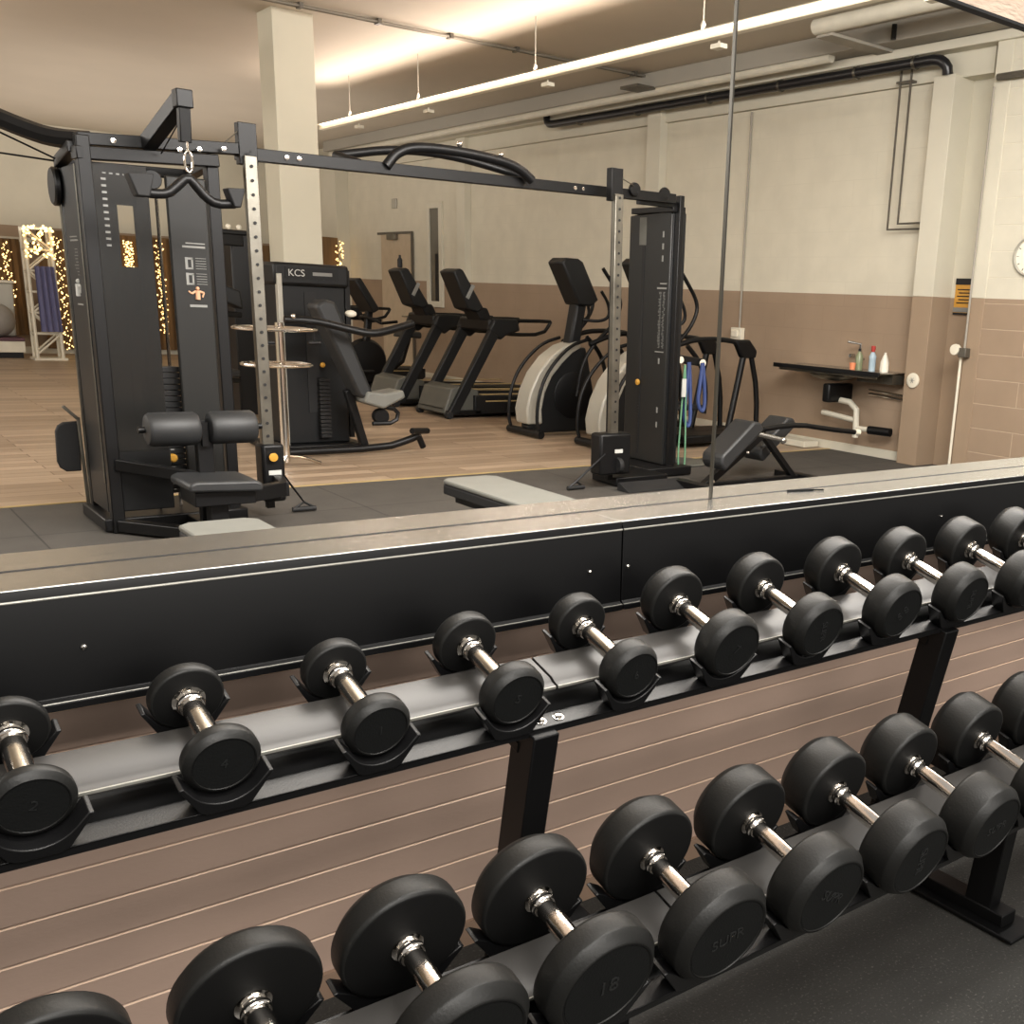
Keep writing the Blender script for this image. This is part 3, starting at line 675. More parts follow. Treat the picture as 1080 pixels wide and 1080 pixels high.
# ------------------------------------------------------------------ treadmills
def treadmill(loc, lab):
    t = thing('treadmill', loc, lab, 'treadmill', 'treadmills by the far wall')
    W = .42
    f = lambda b, n, m, bv=0: b.build(n, m, t, bv, world=False)
    hd = f(MB().prism([(.0, .06), (.02, .14), (.10, .36), (.22, .40), (.48, .34), (.48, .06)], 'y', -W+.05, W-.05), 'motor_hood', M['hoodgrey'], .015)
    f(MB().box(.02, .50, -W, W, .04, .10), 'front_frame', M['black'], .01)
    MB().box(-.003, .004, -W+.10, W-.10, .115, .125).build('hood_strip', M['black'], hd, world=False)
    f(MB().prism([(.40, .05), (2.05, .05), (2.12, .10), (2.12, .24), (.40, .28)], 'y', -W, -W+.11), 'side_rail', M['charcoal'], .01)
    f(MB().prism([(.40, .05), (2.05, .05), (2.12, .10), (2.12, .24), (.40, .28)], 'y', W-.11, W), 'side_rail', M['charcoal'], .01)
    f(MB().box(.45, 2.10, -W+.11, W-.11, .10, .245), 'belt', M['blackmatte'], .01)
    f(MB().box(.55, 2.0, -W-.004, -W, .20, .215).box(.50, 2.08, -W+.02, -W+.09, .284, .292).box(.50, 2.08, W-.09, W-.02, .284, .292), 'accent_strip', M['goldstrip'])
    for s in (-1, 1):
        y = s*(W-.03)
        f(MB().prism([(.02, .05), (.16, .05), (.80, 1.12), (.66, 1.16)], 'y', y-.045, y+.045), 'upright', M['charcoal'], .015)
        f(MB().prism([(.60, 1.08), (.66, 1.22), (1.0, 1.22), (1.04, 1.08), (.84, 1.02), (.76, .96)], 'y', y-.055, y+.055), 'shoulder', M['charcoal'], .025)
        f(MB().tube([(.66, y, 1.18), (.90, y, 1.20), (1.50, y, 1.21), (1.52, y, 1.19), (1.40, y, 1.04), (.95, y, 1.03), (.78, y, 1.05)], .024, 10, 1), 'handrail', M['black'])
        f(MB().lathe([(.04, -.05), (.05, -.03), (.05, .03), (.04, .05)], (.05, y, .045), (0, 1, 0), 16), 'wheel', M['blackmatte'])
    f(MB().prism([(.62, 1.06), (.90, 1.06), (.92, 1.20), (.62, 1.22)], 'y', -W+.03, W-.03), 'console_bridge', M['black'], .03)
    f(MB().prism([(.52, 1.36), (.66, 1.12), (.82, 1.12), (.72, 1.34)], 'y', -.18, .18), 'console_base', M['black'], .02)
    cn = f(MB().prism([(.24, 1.76), (.34, 1.80), (.38, 1.78), (.66, 1.34), (.58, 1.28), (.44, 1.32)], 'y', -.19, .19), 'console', M['charcoal'], .02)
    MB().quad((.395, -.16, 1.745), (.395, .16, 1.745), (.652, .16, 1.355), (.652, -.16, 1.355)).build('screen', M['blackmatte'], cn, world=False)
    MB().box(.40, .54, -.194, -.190, 1.46, 1.60, Matrix.Translation((.47, 0, 1.53)) @ Matrix.Rotation(math.radians(28), 4, 'Y') @ Matrix.Diagonal((.35, 1, 1.3, 1)) @ Matrix.Translation((-.47, 0, -1.53))).build('side_badge', M['label_grey'], cn, world=False)
    return t
t1 = treadmill((6.18, 12.35, 0), 'black treadmill nearest the elliptical trainers, long handrails toward the wall')
copy_tree(t1, (6.16, 13.80, 0), 'black treadmill with a bottle on its console, second from the ellipticals')
copy_tree(t1, (6.25, 17.3, 0), 'distant black treadmill behind the exercise bike, mostly hidden')
bt = thing('drink_bottle', (6.55, 13.80, 1.80), 'small dark bottle standing on top of the second treadmill console', 'bottle')
MB().lathe([(.03, 0), (.033, .01), (.033, .10), (.015, .13), (.015, .16), (0, .16)], (6.50, 13.80, 1.80), (0, 0, 1), 14).build('body', M['blackmatte'], bt)

# exercise bike
bk = thing('exercise_bike', (6.7, 15.6, 0), 'black exercise bike with console and seat behind the second treadmill', 'exercise bike')
MB().prism([(6.52, 1.62), (6.62, 1.66), (6.90, 1.22), (6.80, 1.16)], 'y', 15.35, 15.85).build('console', M['charcoal'], bk, .02)
MB().bar((6.84, 15.6, 1.22), (6.72, 15.6, .35), .10, .10, (0, 1, 0)).build('front_post', M['black'], bk, .02)
MB().tube([(6.9, 15.32, 1.02), (6.75, 15.4, 1.1), (6.75, 15.8, 1.1), (6.9, 15.88, 1.02), (7.15, 15.88, 1.05)], .022, 8, 1).tube([(6.9, 15.32, 1.02), (7.15, 15.32, 1.05)], .022, 8).build('handlebar', M['black'], bk)
MB().lathe([(.05, -.09), (.30, -.07), (.34, 0), (.30, .07), (.05, .09)], (6.75, 15.6, .45), (0, 1, 0), 28).build('flywheel_cover', M['black'], bk)
MB().tube([(6.95, 15.6, .40), (7.3, 15.6, .35), (7.45, 15.6, .80)], .05, 10, 1).build('seat_post', M['black'], bk)
MB().prism([(7.25, .82), (7.62, .80), (7.62, .90), (7.30, .90)], 'y', 15.46, 15.74).build('saddle', M['pad'], bk, .03)
MB().box(6.45, 6.55, 15.3, 15.9, .01, .08).box(7.5, 7.6, 15.3, 15.9, .01, .08).box(6.5, 7.55, 15.55, 15.65, .03, .12).build('base_frame', M['black'], bk, .01)
MB().box(6.60, 6.80, 15.38, 15.48, .30, .33).box(6.72, 6.92, 15.74, 15.84, .55, .58).build('pedal', M['blackmatte'], bk, .005)

# ------------------------------------------------------------------ elliptical trainers
def elliptical(loc, lab):
    t = thing('elliptical_trainer', loc, lab, 'elliptical trainer', 'elliptical trainers by the treadmills')
    f = lambda b, n, m, bv=0: b.build(n, m, t, bv, world=False)
    body = [(.06, .04), (.04, .22), (.08, .44), (.17, .62), (.30, .78), (.46, .90), (.62, .97), (.76, .98), (.80, .86), (.88, .50), (.90, .10), (.84, .04)]
    f(MB().prism(body, 'y', -.11, .11), 'housing', M['charcoal'], .02)
    cres = [(.0, .14), (-.02, .30), (.03, .50), (.13, .70), (.28, .87), (.46, .99), (.66, 1.05), (.70, .98), (.58, .92), (.44, .80), (.31, .66), (.22, .48), (.18, .30), (.19, .14)]
    f(MB().prism(cres, 'y', -.13, .13), 'front_shell', M['silver'], .02)
    f(MB().lathe([(.02, -.13), (.24, -.128), (.26, -.12), (.26, .12), (.24, .128), (.02, .13)], (.60, 0, .45), (0, 1, 0), 36), 'flywheel_cover', M['black'])
    f(MB().tube([(.04, -.34, .05), (.04, .34, .05)], .042, 12), 'front_foot', M['black'])
    f(MB().bar((.04, 0, .08), (2.2, 0, .10), .14, .10), 'base_beam', M['black'], .02)
    f(MB().bar((.62, 0, .92), (.72, 0, 1.46), .14, .17, (0, 1, 0)), 'neck', M['charcoal'], .03)
    cn = f(MB().prism([(.40, 1.88), (.46, 1.93), (.62, 1.93), (.68, 1.90), (.90, 1.50), (.80, 1.43), (.64, 1.44)], 'y', -.15, .15), 'console', M['charcoal'], .02)
    MB().quad((.695, -.13, 1.875), (.695, .13, 1.875), (.895, .13, 1.515), (.895, -.13, 1.515)).build('screen', M['blackmatte'], cn, world=False)
    for s in (-1, 1):
        y = s*.27
        f(MB().tube([(.86, y, 1.84), (.98, y, 1.70), (1.10, y, 1.55), (1.12, y, 1.42), (1.0, y, 1.22), (.78, y, 1.05), (.62, y*.95, .82), (.56, y*.9, .45)], .021, 10, 2), 'moving_arm', M['black'])
        f(MB().tube([(.74, y*.3, 1.28), (.92, y*.6, 1.27), (1.02, y*.75, 1.33), (.99, y*.75, 1.48), (.90, y*.7, 1.60)], .018, 10, 2), 'fixed_handle', M['black'])
        f(MB().tube([(.66, y, 1.07), (.42, y*1.05, 1.0), (.16, y*1.1, .76), (.03, y*1.1, .50), (.0, y*1.1, .20), (.04, y*1.1, .06)], .019, 10, 2), 'side_arc', M['black'])
        # rear frame
        yy = s*.31
        f(MB().tube([(.70, y, 1.02), (1.0, y*1.1, 1.14), (1.35, yy, 1.16), (1.62, yy, 1.14), (1.80, yy, 1.10)], .028, 10, 2), 'top_rail', M['black'])
        f(MB().prism([(1.62, 1.15), (1.84, 1.16), (1.96, 1.04), (1.94, .96), (1.74, .96)], 'y', yy-.04, yy+.04), 'rear_hub', M['black'], .02)
        f(MB().tube([(1.78, yy, .98), (1.68, yy, .50), (1.58, yy, .05)], .036, 10, 1), 'rear_leg', M['black'])
        f(MB().tube([(1.90, yy, .98), (2.02, yy, .60), (2.05, yy, .05)], .030, 10, 1), 'rear_leg', M['black'])
        f(MB().tube([(1.02, yy*.8, 1.08), (1.22, yy*.8, .90), (1.32, yy*.8, .62), (1.30, yy*.8, .36)], .026, 10, 2), 'pedal_link', M['black'])
        f(MB().box(.92, 1.32, yy*.6-.08, yy*.6+.08, .40, .45), 'pedal', M['blackmatte'], .015)
    f(MB().box(.95, 2.12, -.36, .36, .05, .14), 'rear_base', M['black'], .02)
    return t
e1 = elliptical((6.22, 10.22, 0), 'silver and black elliptical trainer left of the right cable tower')
copy_tree(e1, (6.36, 9.05, 0), 'silver and black elliptical trainer mostly hidden behind the right cable tower')

# ------------------------------------------------------------------ selectorized machine by the column
sm = thing('selectorized_machine', (3.8, 10, 0), 'dark cabinet weight machine with reclined seat in front of the white column', 'gym machine')
MB().box(3.50, 4.14, 9.98, 10.45, .06, 1.62).build('stack_cabinet', M['charcoal'], sm, .015)
hdr = MB().box(3.47, 4.17, 9.93, 10.47, 1.50, 1.70).build('cabinet_head', M['charcoal'], sm, .03)
MB().box(3.57, 4.06, 9.922, 9.929, 1.56, 1.66).build('name_plate', M['black'], hdr)
text('KCS', .085, M['label_white'], sm, (-.13, -.082, 1.61), (PI/2, 0, 0), 'lettering')
MB().box(3.82, 4.0, 9.918, 9.921, 1.595, 1.625).build('plate_stripe', M['label_grey'], hdr)
MB().box(3.75, 3.86, 9.97, 9.979, .35, 1.45).build('cabinet_slot', M['blackmatte'], sm)
MB().box(3.49, 3.53, 9.90, 9.97, .06, 1.6).build('edge_post', M['silver'], sm, .004)
MB().box(4.15, 4.20, 10.0, 10.4, .1, 1.66).build('edge_post', M['black'], sm, .004)
m = MB()
for k in range(16): m.box(3.83, 3.93, 9.90, 9.965, .12+.035*k, .148+.035*k)
m.build('weight_stack', M['plate'], sm, .002)
MB().sphere((3.86, 9.88, .80), .025).build('selector_pin', M['gold'], sm)
MB().prism([(3.62, 1.34), (3.70, 1.40), (3.80, 1.38), (4.13, .56), (4.06, .52), (3.98, .56)], 'y', 9.36, 9.62).build('back_pad', M['pad'], sm, .03)
MB().bar((3.95, 9.55, .60), (4.12, 9.6, .06), .07, .07, (0, 1, 0)).build('seat_post', M['black'], sm, .006)
MB().prism([(4.02, .50), (4.20, .44), (4.42, .54), (4.40, .61), (4.22, .58), (4.05, .60)], 'y', 9.32, 9.62).build('seat', M['pad_grey'], sm, .02)
MB().tube([(3.30, 9.25, 1.22), (3.55, 9.22, 1.22), (3.85, 9.15, 1.15), (4.02, 9.1, 1.12), (4.2, 9.12, 1.16), (4.42, 9.15, 1.22)], .035, 10, 2).build('press_arm', M['black'], sm)
MB().lathe([(.07, -.04), (.08, 0), (.07, .04)], (4.22, 9.45, .36), (0, 1, 0), 20).tube([(4.12, 9.4, .30), (4.35, 9.4, .30), (4.38, 9.4, .42), (4.2, 9.4, .46)], .02, 8, 1).build('leg_pivot', M['black'], sm)
MB().tube([(3.35, 9.55, .05), (4.30, 9.55, .05), (4.52, 9.50, .12), (4.62, 9.5, .16)], .035, 10, 1).tube([(4.50, 9.38, .22), (4.72, 9.5, .20)], .03, 8).tube([(4.62, 9.5, .16), (4.68, 9.52, .04)], .03, 8).build('foot_bar', M['black'], sm)
MB().box(3.35, 4.25, 9.85, 10.5, .01, .06).build('base_frame', M['black'], sm, .01)
MB().sphere((3.98, 9.48, 1.28), .04, 12, (1.4, 1, .8)).build('chrome_knob', M['plastic_white'], sm)
MB().sphere((3.36, 9.2, 1.25), .022).build('joint_cap', M['chrome'], sm)

# chrome accessory stand
st = thing('accessory_stand', (3.2, 9.1, 0), 'chrome accessory stand with two round tiers and arched feet before the dark cabinet machine', 'stand')
MB().tube([(3.20, 9.1, .04), (3.20, 9.1, 1.20)], .035, 16).build('pole', M['chrome'], st)
for z, r in ((1.15, .33), (.86, .28)):
    MB().tube([(3.17+r*math.cos(a), 9.1+r*math.sin(a), z) for a in [2*PI*k/40 for k in range(40)]], .013, 8, closed=True).tube([(3.17-r, 9.1, z), (3.17+r, 9.1, z)], .008, 6).tube([(3.17, 9.1-r, z), (3.17, 9.1+r, z)], .008, 6).build('tier_ring', M['chrome'], st)
m = MB()
for a in (0.0, 2.1, 4.2): m.tube([(3.20, 9.1, .09), (3.20+.15*math.cos(a), 9.1+.15*math.sin(a), .07), (3.20+.30*math.cos(a), 9.1+.30*math.sin(a), .012)], .022, 8, 1, flat=.6)
m.build('feet', M['chrome'], st)
def hang(c, m, lab, nm='cable_attachment'):
    o = MB().tube([(c[0], c[1], c[2]), (c[0], c[1], c[2]-.07)], .008, 6).tube([(c[0]-.05, c[1], c[2]-.09), (c[0]+.05, c[1], c[2]-.09)], .016, 8).build(nm, m); tag(o, lab, 'cable attachment', 'attachments on the chrome stand')
hang((3.42, 8.92, 1.135), M['black'], 'small cable attachment hanging from the upper tier of the chrome stand')
hang((3.02, 8.86, 1.135), M['black'], 'small black grip hanging on the left side of the chrome stand')

# machine seen between the left tower and the column
rm = thing('weight_machine', (3.8, 12.6, 0), 'black weight machine with crossbar seen between left tower and white column', 'gym machine')
MB().box(3.92, 4.14, 12.5, 13.0, .05, 2.05).build('tower', M['black'], rm, .02)
MB().bar((3.6, 12.45, 2.03), (4.1, 12.5, 2.03), .06, .05).bar((3.70, 12.45, 1.95), (4.05, 12.5, 1.95), .05, .12).build('crossbar', M['black'], rm, .01)
MB().sphere((3.76, 12.42, 2.08), .03).sphere((3.88, 12.42, 2.08), .03).sphere((3.99, 12.42, 2.08), .03).build('bulb_cap', M['plastic_white'], rm)
MB().prism([(3.62, 1.52), (3.90, 1.42), (3.92, 1.22), (3.66, 1.32)], 'y', 12.2, 12.45).build('arm_pad', M['charcoal'], rm, .02)
MB().bar((3.55, 12.3, 1.18), (3.95, 12.4, 1.16), .06, .06).bar((3.55, 12.3, .10), (3.95, 12.4, .08), .08, .06).bar((3.58, 12.4, .45), (3.9, 12.4, .45), .05, .05).build('frame', M['black'], rm, .01)
MB().box(3.6, 3.85, 12.2, 12.5, .50, .58).build('seat', M['pad'], rm, .02)

# ------------------------------------------------------------------ far end: drapes, string lights, truss, ball
dr = MB().sheet(lambda u, v: (4.0+u*4.5, 24.05+.05*math.sin(u*110)+.02*math.sin(u*47), .1+v*2.2), 240, 4).build('curtain', M['drape'])
tag(dr, 'wide brown curtain hung along the far wall behind the string lights', 'curtain')
dr = MB().sheet(lambda u, v: (3.0+u*.72, 24.12+.03*math.sin(u*40), .35+v*1.75), 60, 4).build('curtain', M['drape'])
tag(dr, 'short brown curtain at the far left behind the exercise ball', 'curtain')
def lights(x, y, z0, z1, lab, n=90, sp=.07):
    random.seed(int(x*100))
    t = thing('string_lights', (x, y, z0), lab, 'string lights', 'string lights at the far end')
    w = MB().tube([(x+.04*math.sin(k*1.7), y, z0+(z1-z0)*k/24) for k in range(25)], .006, 5); w.build('wire', M['bulbwire'], t)
    m = MB()
    for k in range(n):
        zz = z0+(z1-z0)*k/n
        m.ico((x+.05*math.sin(k*.9)+random.uniform(-sp, sp)*.7, y-random.uniform(.01, .06), zz), random.uniform(.009, .020))
    b = m.build('bulbs', M['bulb'], t); b['kind'] = 'stuff'
lights(4.30, 23.85, .1, 2.2, 'column of warm string lights just left of the left tower')
lights(3.45, 24.0, .9, 2.05, 'tangle of warm string lights at the far left over the exercise ball', 60, .12)
lights(5.52, 23.85, 1.7, 2.2, 'warm string lights seen through the clear left tower panel', 70)
lights(6.07, 23.85, .4, 2.25, 'warm string lights seen in the gap between the left tower panels', 110)
lights(7.42, 23.85, .9, 2.38, 'warm string lights between the left tower and the punched upright', 90)
lights(8.72, 21.2, 1.3, 2.40, 'warm string lights seen right of the white column', 60, .08)
bp_ = MB().box(8.42, 8.73, 21.3, 21.34, 1.2, 2.45).build('wall_panel', M['drape']); tag(bp_, 'dark brown panel on the wall just right of the white column', 'panel')
# white truss tower with purple cloth
tr = thing('truss_tower', (3.7, 22.4, 0), 'white lattice truss tower at the far left holding a purple cloth', 'truss')
m = MB()
cs4 = [(3.52, 22.25), (3.92, 22.25), (3.52, 22.6), (3.92, 22.6)]
for (x, y) in cs4: m.tube([(x, y, .03), (x, y, 2.28)], .028, 8)
m.build('corner_tubes', M['plastic_white'], tr)
m = MB(); n = 6
for k in range(n):
    z0 = .1+k*.36; z1 = z0+.36
    for a, b_ in ((0, 1), (0, 2), (1, 3), (2, 3)):
        A = cs4[a]; B = cs4[b_]
        if k % 2: A, B = B, A
        m.tube([(A[0], A[1], z0), (B[0], B[1], z1)], .018, 6); m.tube([(A[0], A[1], z1), (B[0], B[1], z1)], .018, 6)
m.build('lattice', M['plastic_white'], tr)
MB().box(3.46, 3.98, 22.18, 22.67, 0, .04).build('base_plate', M['plastic_white'], tr)
random.seed(5); m = MB()
for k in range(70): m.ico((3.5+random.random()*.45, 22.2, 1.75+random.random()*.55), .022)
o = m.build('fairy_bulbs', M['bulb'], tr); o['kind'] = 'stuff'
pc = MB().sheet(lambda u, v: (3.60+u*.30+.04*(1-v)*u, 22.15+.03*math.sin(u*22), .50+v*1.12), 30, 6).build('cloth', M['purple']); tag(pc, 'purple cloth hanging down the front of the white truss tower', 'cloth')
# ball on a low bench
lb2 = thing('low_bench', (3.1, 23, 0), 'low white bench with plum top at the far left under the ball', 'bench')
MB().box(2.4, 3.42, 22.72, 23.6, .30, .36).build('top', M['plum'], lb2, .01)
MB().box(2.4, 3.42, 22.74, 23.58, .10, .30).build('body', M['plastic_white'], lb2, .01)
MB().box(2.45, 3.38, 22.78, 23.5, 0, .10).build('plinth', M['blackmatte'], lb2)
bl = MB().sphere((3.04, 22.95, .66), .30, 32).build('exercise_ball', M['ball']); tag(bl, 'grey exercise ball on the low bench at the far left', 'ball')
bx = thing('storage_tub', (3.2, 23.1, .96), 'grey storage tub behind the exercise ball at the far left', 'tub')
MB().prism([(3.02, .36), (3.38, .36), (3.42, 1.30), (3.0, 1.30)], 'y', 23.30, 23.50).build('body', M['silver'], bx, .02)
MB().box(2.98, 3.44, 23.28, 23.52, 1.30, 1.35).build('lid', M['plastic_white'], bx, .01)

# ------------------------------------------------------------------ sink on the long wall
sk = thing('wall_sink', (8.75, 7.9, .9), 'steel wall sink with drainboard and exposed white drain pipe by the pilaster', 'sink')
MB().box(8.50, 8.995, 7.10, 8.62, .905, .92).build('drainboard', M['steel'], sk, .004)
MB().box(8.49, 8.52, 7.10, 8.62, .88, .925).build('front_edge', M['black'], sk, .004)
MB().sphere((8.74, 7.95, .84), .22, 20, (.9, 1.3, .28)).build('basin', M['steel_rough'], sk)
MB().tube([(8.53, 7.15, .865), (8.53, 8.55, .865)], .012, 8).box(8.75, 8.99, 7.12, 7.6, .80, .90).build('underframe', M['steel_rough'], sk)
MB().box(8.60, 8.99, 7.85, 7.95, .55, .75).build('trap_body', M['black'], sk, .02)
MB().tube([(8.8, 8.0, .66), (8.8, 8.0, .58), (8.8, 7.62, .56), (8.8, 7.60, .30), (8.8, 7.60, .20)], .034, 10, 1).tube([(8.8, 8.10, .42), (8.8, 7.62, .38)], .03, 10).tube([(8.8, 7.60, .30), (8.8, 7.40, .30)], .028, 10).build('drain_pipe', M['pipe_white'], sk)
MB().tube([(8.8, 7.42, .30), (8.85, 7.16, .30)], .045, 12).build('pipe_sleeve', M['black'], sk)
MB().tube([(8.97, 7.10, .68), (8.97, 7.6, .70)], .014, 8).tube([(8.97, 7.10, .64), (8.97, 7.6, .66)], .014, 8).build('supply_pipe', M['chrome'], sk)
MB().tube([(8.97, 7.72, 1.02), (8.90, 7.72, 1.02), (8.90, 7.72, 1.18), (8.78, 7.80, 1.20)], .014, 8).tube([(8.9, 7.86, 1.05), (8.97, 7.86, 1.05)], .02, 8).build('tap', M['steel'], sk)
def bottle(x, y, prof, mb, mc, lab, cap):
    t = thing('bottle', (x, y, .92), lab, 'bottle')
    prof = [(a*.8, b*.82) for a, b in prof]; cap = [(a*.8, b*.82) for a, b in cap]
    MB().lathe(prof, (x, y, .92), (0, 0, 1), 16).build('body', mb, t)
    MB().lathe(cap, (x, y, .92), (0, 0, 1), 12).build('cap', mc, t)
bottle(8.78, 7.62, [(.045, 0), (.05, .02), (.05, .17), (.02, .22), (.018, .23)], M['bottle_olive'], M['charcoal'], 'olive pump bottle on the sink, leftmost of the three bottles', [(.02, .23), (.02, .26), (.006, .27), (.006, .31), (0, .31)])
bottle(8.76, 7.42, [(.045, 0), (.045, .14), (.05, .18), (.018, .24)], M['bottle_clear'], M['red'], 'clear spray bottle with red head on the sink', [(.022, .235), (.03, .27), (.03, .31), (0, .315)])
bottle(8.78, 7.27, [(.055, 0), (.06, .03), (.055, .12), (.03, .19), (.015, .22)], M['bottle_white'], M['bottle_white'], 'white rounded bottle on the sink nearest the pilaster', [(.016, .22), (.016, .24), (0, .24)])
cpp = MB().lathe([(.028, 0), (.036, .07), (.032, .07), (.025, .008), (0, .008)], (8.66, 7.60, .921), (0, 0, 1), 16).build('cup', M['orange_liquid']); tag(cpp, 'small orange cup on the sink before the olive bottle', 'cup')

# round vent on pilaster, sockets, clock, sign
rv = thing('wall_vent', (8.84, 6.93, .86), 'round cream wall vent on the pilaster beside the sink', 'vent')
MB().lathe([(.075, 0), (.075, .015), (.06, .02), (.03, .02), (0, .018)], (8.848, 6.93, .86), (-1, 0, 0), 28).build('disc', M['plastic_white'], rv)
m = MB()
for a in range(3): m.bar((8.826, 6.93-.03*math.cos(a*1.05), .86-.03*math.sin(a*1.05)), (8.826, 6.93+.03*math.cos(a*1.05), .86+.03*math.sin(a*1.05)), .004, .004)
m.build('vent_cross', M['label_grey'], rv)
sg = thing('wall_sign', (9.13, 6.75, 1.7), 'yellow notice with dark top band on the recess wall between the pilasters', 'sign')
MB().box(9.13, 9.149, 6.50, 6.74, 1.53, 1.88).build('board', M['orange'], sg)
MB().box(9.124, 9.129, 6.50, 6.74, 1.82, 1.88).box(9.124, 9.129, 6.50, 6.74, 1.53, 1.55).build('dark_band', M['blackmatte'], sg)
MB().box(9.124, 9.129, 6.50, 6.74, 1.555, 1.60).build('green_band', M['label_grey'], sg)
m = MB()
for k in range(5): m.box(9.124, 9.129, 6.53, 6.71-.02*(k % 2), 1.64+.032*k, 1.65+.032*k)
m.build('text_lines', M['blackmatte'], sg)
lbx = MB().box(9.12, 9.149, 6.50, 6.55, 2.10, 2.27).build('wall_bracket', M['blackmatte']); tag(lbx, 'small black bracket high on the recess wall above the yellow notice', 'bracket')
ck = thing('wall_clock', (8.84, 5.95, 2.07), 'round wall clock with dark rim on the block wall at the right edge', 'clock')
MB().lathe([(.17, 0), (.18, .02), (.165, .035), (.155, .02), (.155, .006)], (8.848, 5.735, 2.07), (-1, 0, 0), 40).build('rim', M['silver'], ck)
MB().lathe([(.158, 0), (0, 0.001)], (8.835, 5.735, 2.07), (-1, 0, 0), 40).build('dial', M['clock_face'], ck)
m = MB()
for k in range(12):
    a = k*PI/6; m.bar((8.832, 5.735+.125*math.cos(a), 2.07+.125*math.sin(a)), (8.832, 5.735+.145*math.cos(a), 2.07+.145*math.sin(a)), .008, .004)
m.bar((8.830, 5.735, 2.07), (8.830, 5.76, 2.13), .010, .004); m.bar((8.830, 5.735, 2.07), (8.830, 5.61, 2.10), .007, .004)
m.build('hands_and_marks', M['black'], ck)
# socket with conduit on the near wall
so = thing('junction_box', (8.82, 6.33, 1.19), 'cream junction box with grey conduit above and cream conduit below', 'junction box')
MB().box(8.76, 8.838, 6.27, 6.36, 1.13, 1.22).build('box', M['pipe_dark'], so, .008)
MB().lathe([(.05, 0), (.055, .02), (.05, .05), (0, .055)], (8.80, 6.40, 1.20), (-1, 0, 0), 20).build('plug', M['plastic_white'], so)
MB().tube([(8.82, 6.33, 1.22), (8.82, 6.33, 3.55)], .011, 8).build('upper_conduit', M['ceil_grey'], so)
MB().tube([(8.82, 6.36, .05), (8.82, 6.36, 1.13)], .014, 8).build('lower_conduit', M['plastic_white'], so)
s2 = thing('power_socket', (8.96, 9.74, 1.2), 'white power socket with thin conduit above on the long wall behind the bench', 'socket')
MB().box(8.93, 8.998, 9.66, 9.84, 1.12, 1.26).box(8.90, 8.93, 9.70, 9.80, 1.15, 1.23).build('box', M['plastic_white'], s2, .006)
MB().tube([(8.98, 9.74, 1.26), (8.98, 9.74, 3.68)], .012, 8).build('conduit', M['ceil_grey'], s2)
# pipes
bpv = thing('black_pipe', (8.8, 10, 3.9), 'thick black insulated pipe hung along the long wall below the ceiling', 'pipe')
MB().tube([(8.78, 13.8, 3.98), (8.78, 13.78, 3.88), (8.78, 13.6, 3.86), (8.80, 7.2, 3.86), (8.80, 6.98, 3.86), (8.84, 6.90, 3.80), (8.86, 6.90, 3.725)], .052, 12, 1).build('pipe_run', M['pipe_black'], bpv)
for y in (13.0, 11.7, 10.3, 9.1, 8.0, 7.25):
    MB().tube([(8.80, y-.015, 3.86), (8.80, y+.015, 3.86)], .064, 14).bar((8.80, y, 3.86), (8.955, y, 3.86), .02, .02).build('clamp', M['steel_rough'], bpv)
gp = thing('water_pipes', (8.95, 7.5, 3), 'pair of dark slim water pipes running down the cream wall above the sink', 'pipe')
for dy, dz in ((0, 0), (-.13, .055)):
    MB().tube([(8.90, 7.50+dy, 4.0), (8.90, 7.50+dy, 2.34+dz), (8.90, 7.06, 2.34+dz)], .012, 8).build('pipe_run', M['pipe_dark'], gp)
MB().box(8.88, 8.955, 7.34, 7.54, 3.715, 3.735).build('clip', M['pipe_dark'], gp)
sp = MB().tube([(8.80, 2.5, 3.62), (8.80, 6.2, 3.62)], .014, 8).tube([(8.79, 6.0, 3.62), (8.79, 6.28, 3.62)], .03, 8).build('cable_tray', M['pipe_dark']); tag(sp, 'thin dark cable with black end fitting high on the block wall at right', 'cable')
wp = thing('white_duct', (8.3, 8, 4), 'white round duct with rectangular tray under the ceiling at upper right', 'duct')
MB().tube([(7.90, 2.6, 4.08), (7.90, 7.75, 4.08)], .07, 14).build('round_duct', M['pipe_white'], wp)
MB().box(7.92, 8.95, 7.55, 7.75, 3.99, 4.02).box(7.92, 8.95, 7.73, 7.75, 4.02, 4.07).build('tray', M['ceil_grey'], wp, .004)
MB().tube([(8.5, 7.3, 4.02), (8.5, 7.3, 4.15)], .025, 8).build('hook', M['black'], wp)
lp = MB().tube([(8.62, 8.2, 4.0), (8.62, 21.2, 3.97)], .05, 12).build('white_pipe', M['pipe_white']); tag(lp, 'long white pipe under the ceiling above the treadmills', 'pipe')
cdt = thing('ceiling_conduit', (6, 11.4, 4.15), 'thin metal conduit crossing the ceiling in front of the white column', 'conduit')
MB().tube([(2.9, 11.50, 4.170), (8.9, 11.22, 4.170)], .014, 8).tube([(2.9, 11.56, 4.170), (8.9, 11.28, 4.170)], .010, 8).build('conduit_run', M['pipe_mid'], cdt)
for x in (3.6, 4.4, 5.2, 6.0, 6.8, 7.6, 8.4): MB().box(x-.018, x+.018, 11.44-.047*(x-3.6), 11.55-.047*(x-3.6), 4.15, 4.199).build('clip', M['pipe_dark'], cdt)
MB().box(8.3, 8.9, 11.05, 11.4, 4.0, 4.03).build('end_bracket', M['pipe_dark'], cdt)
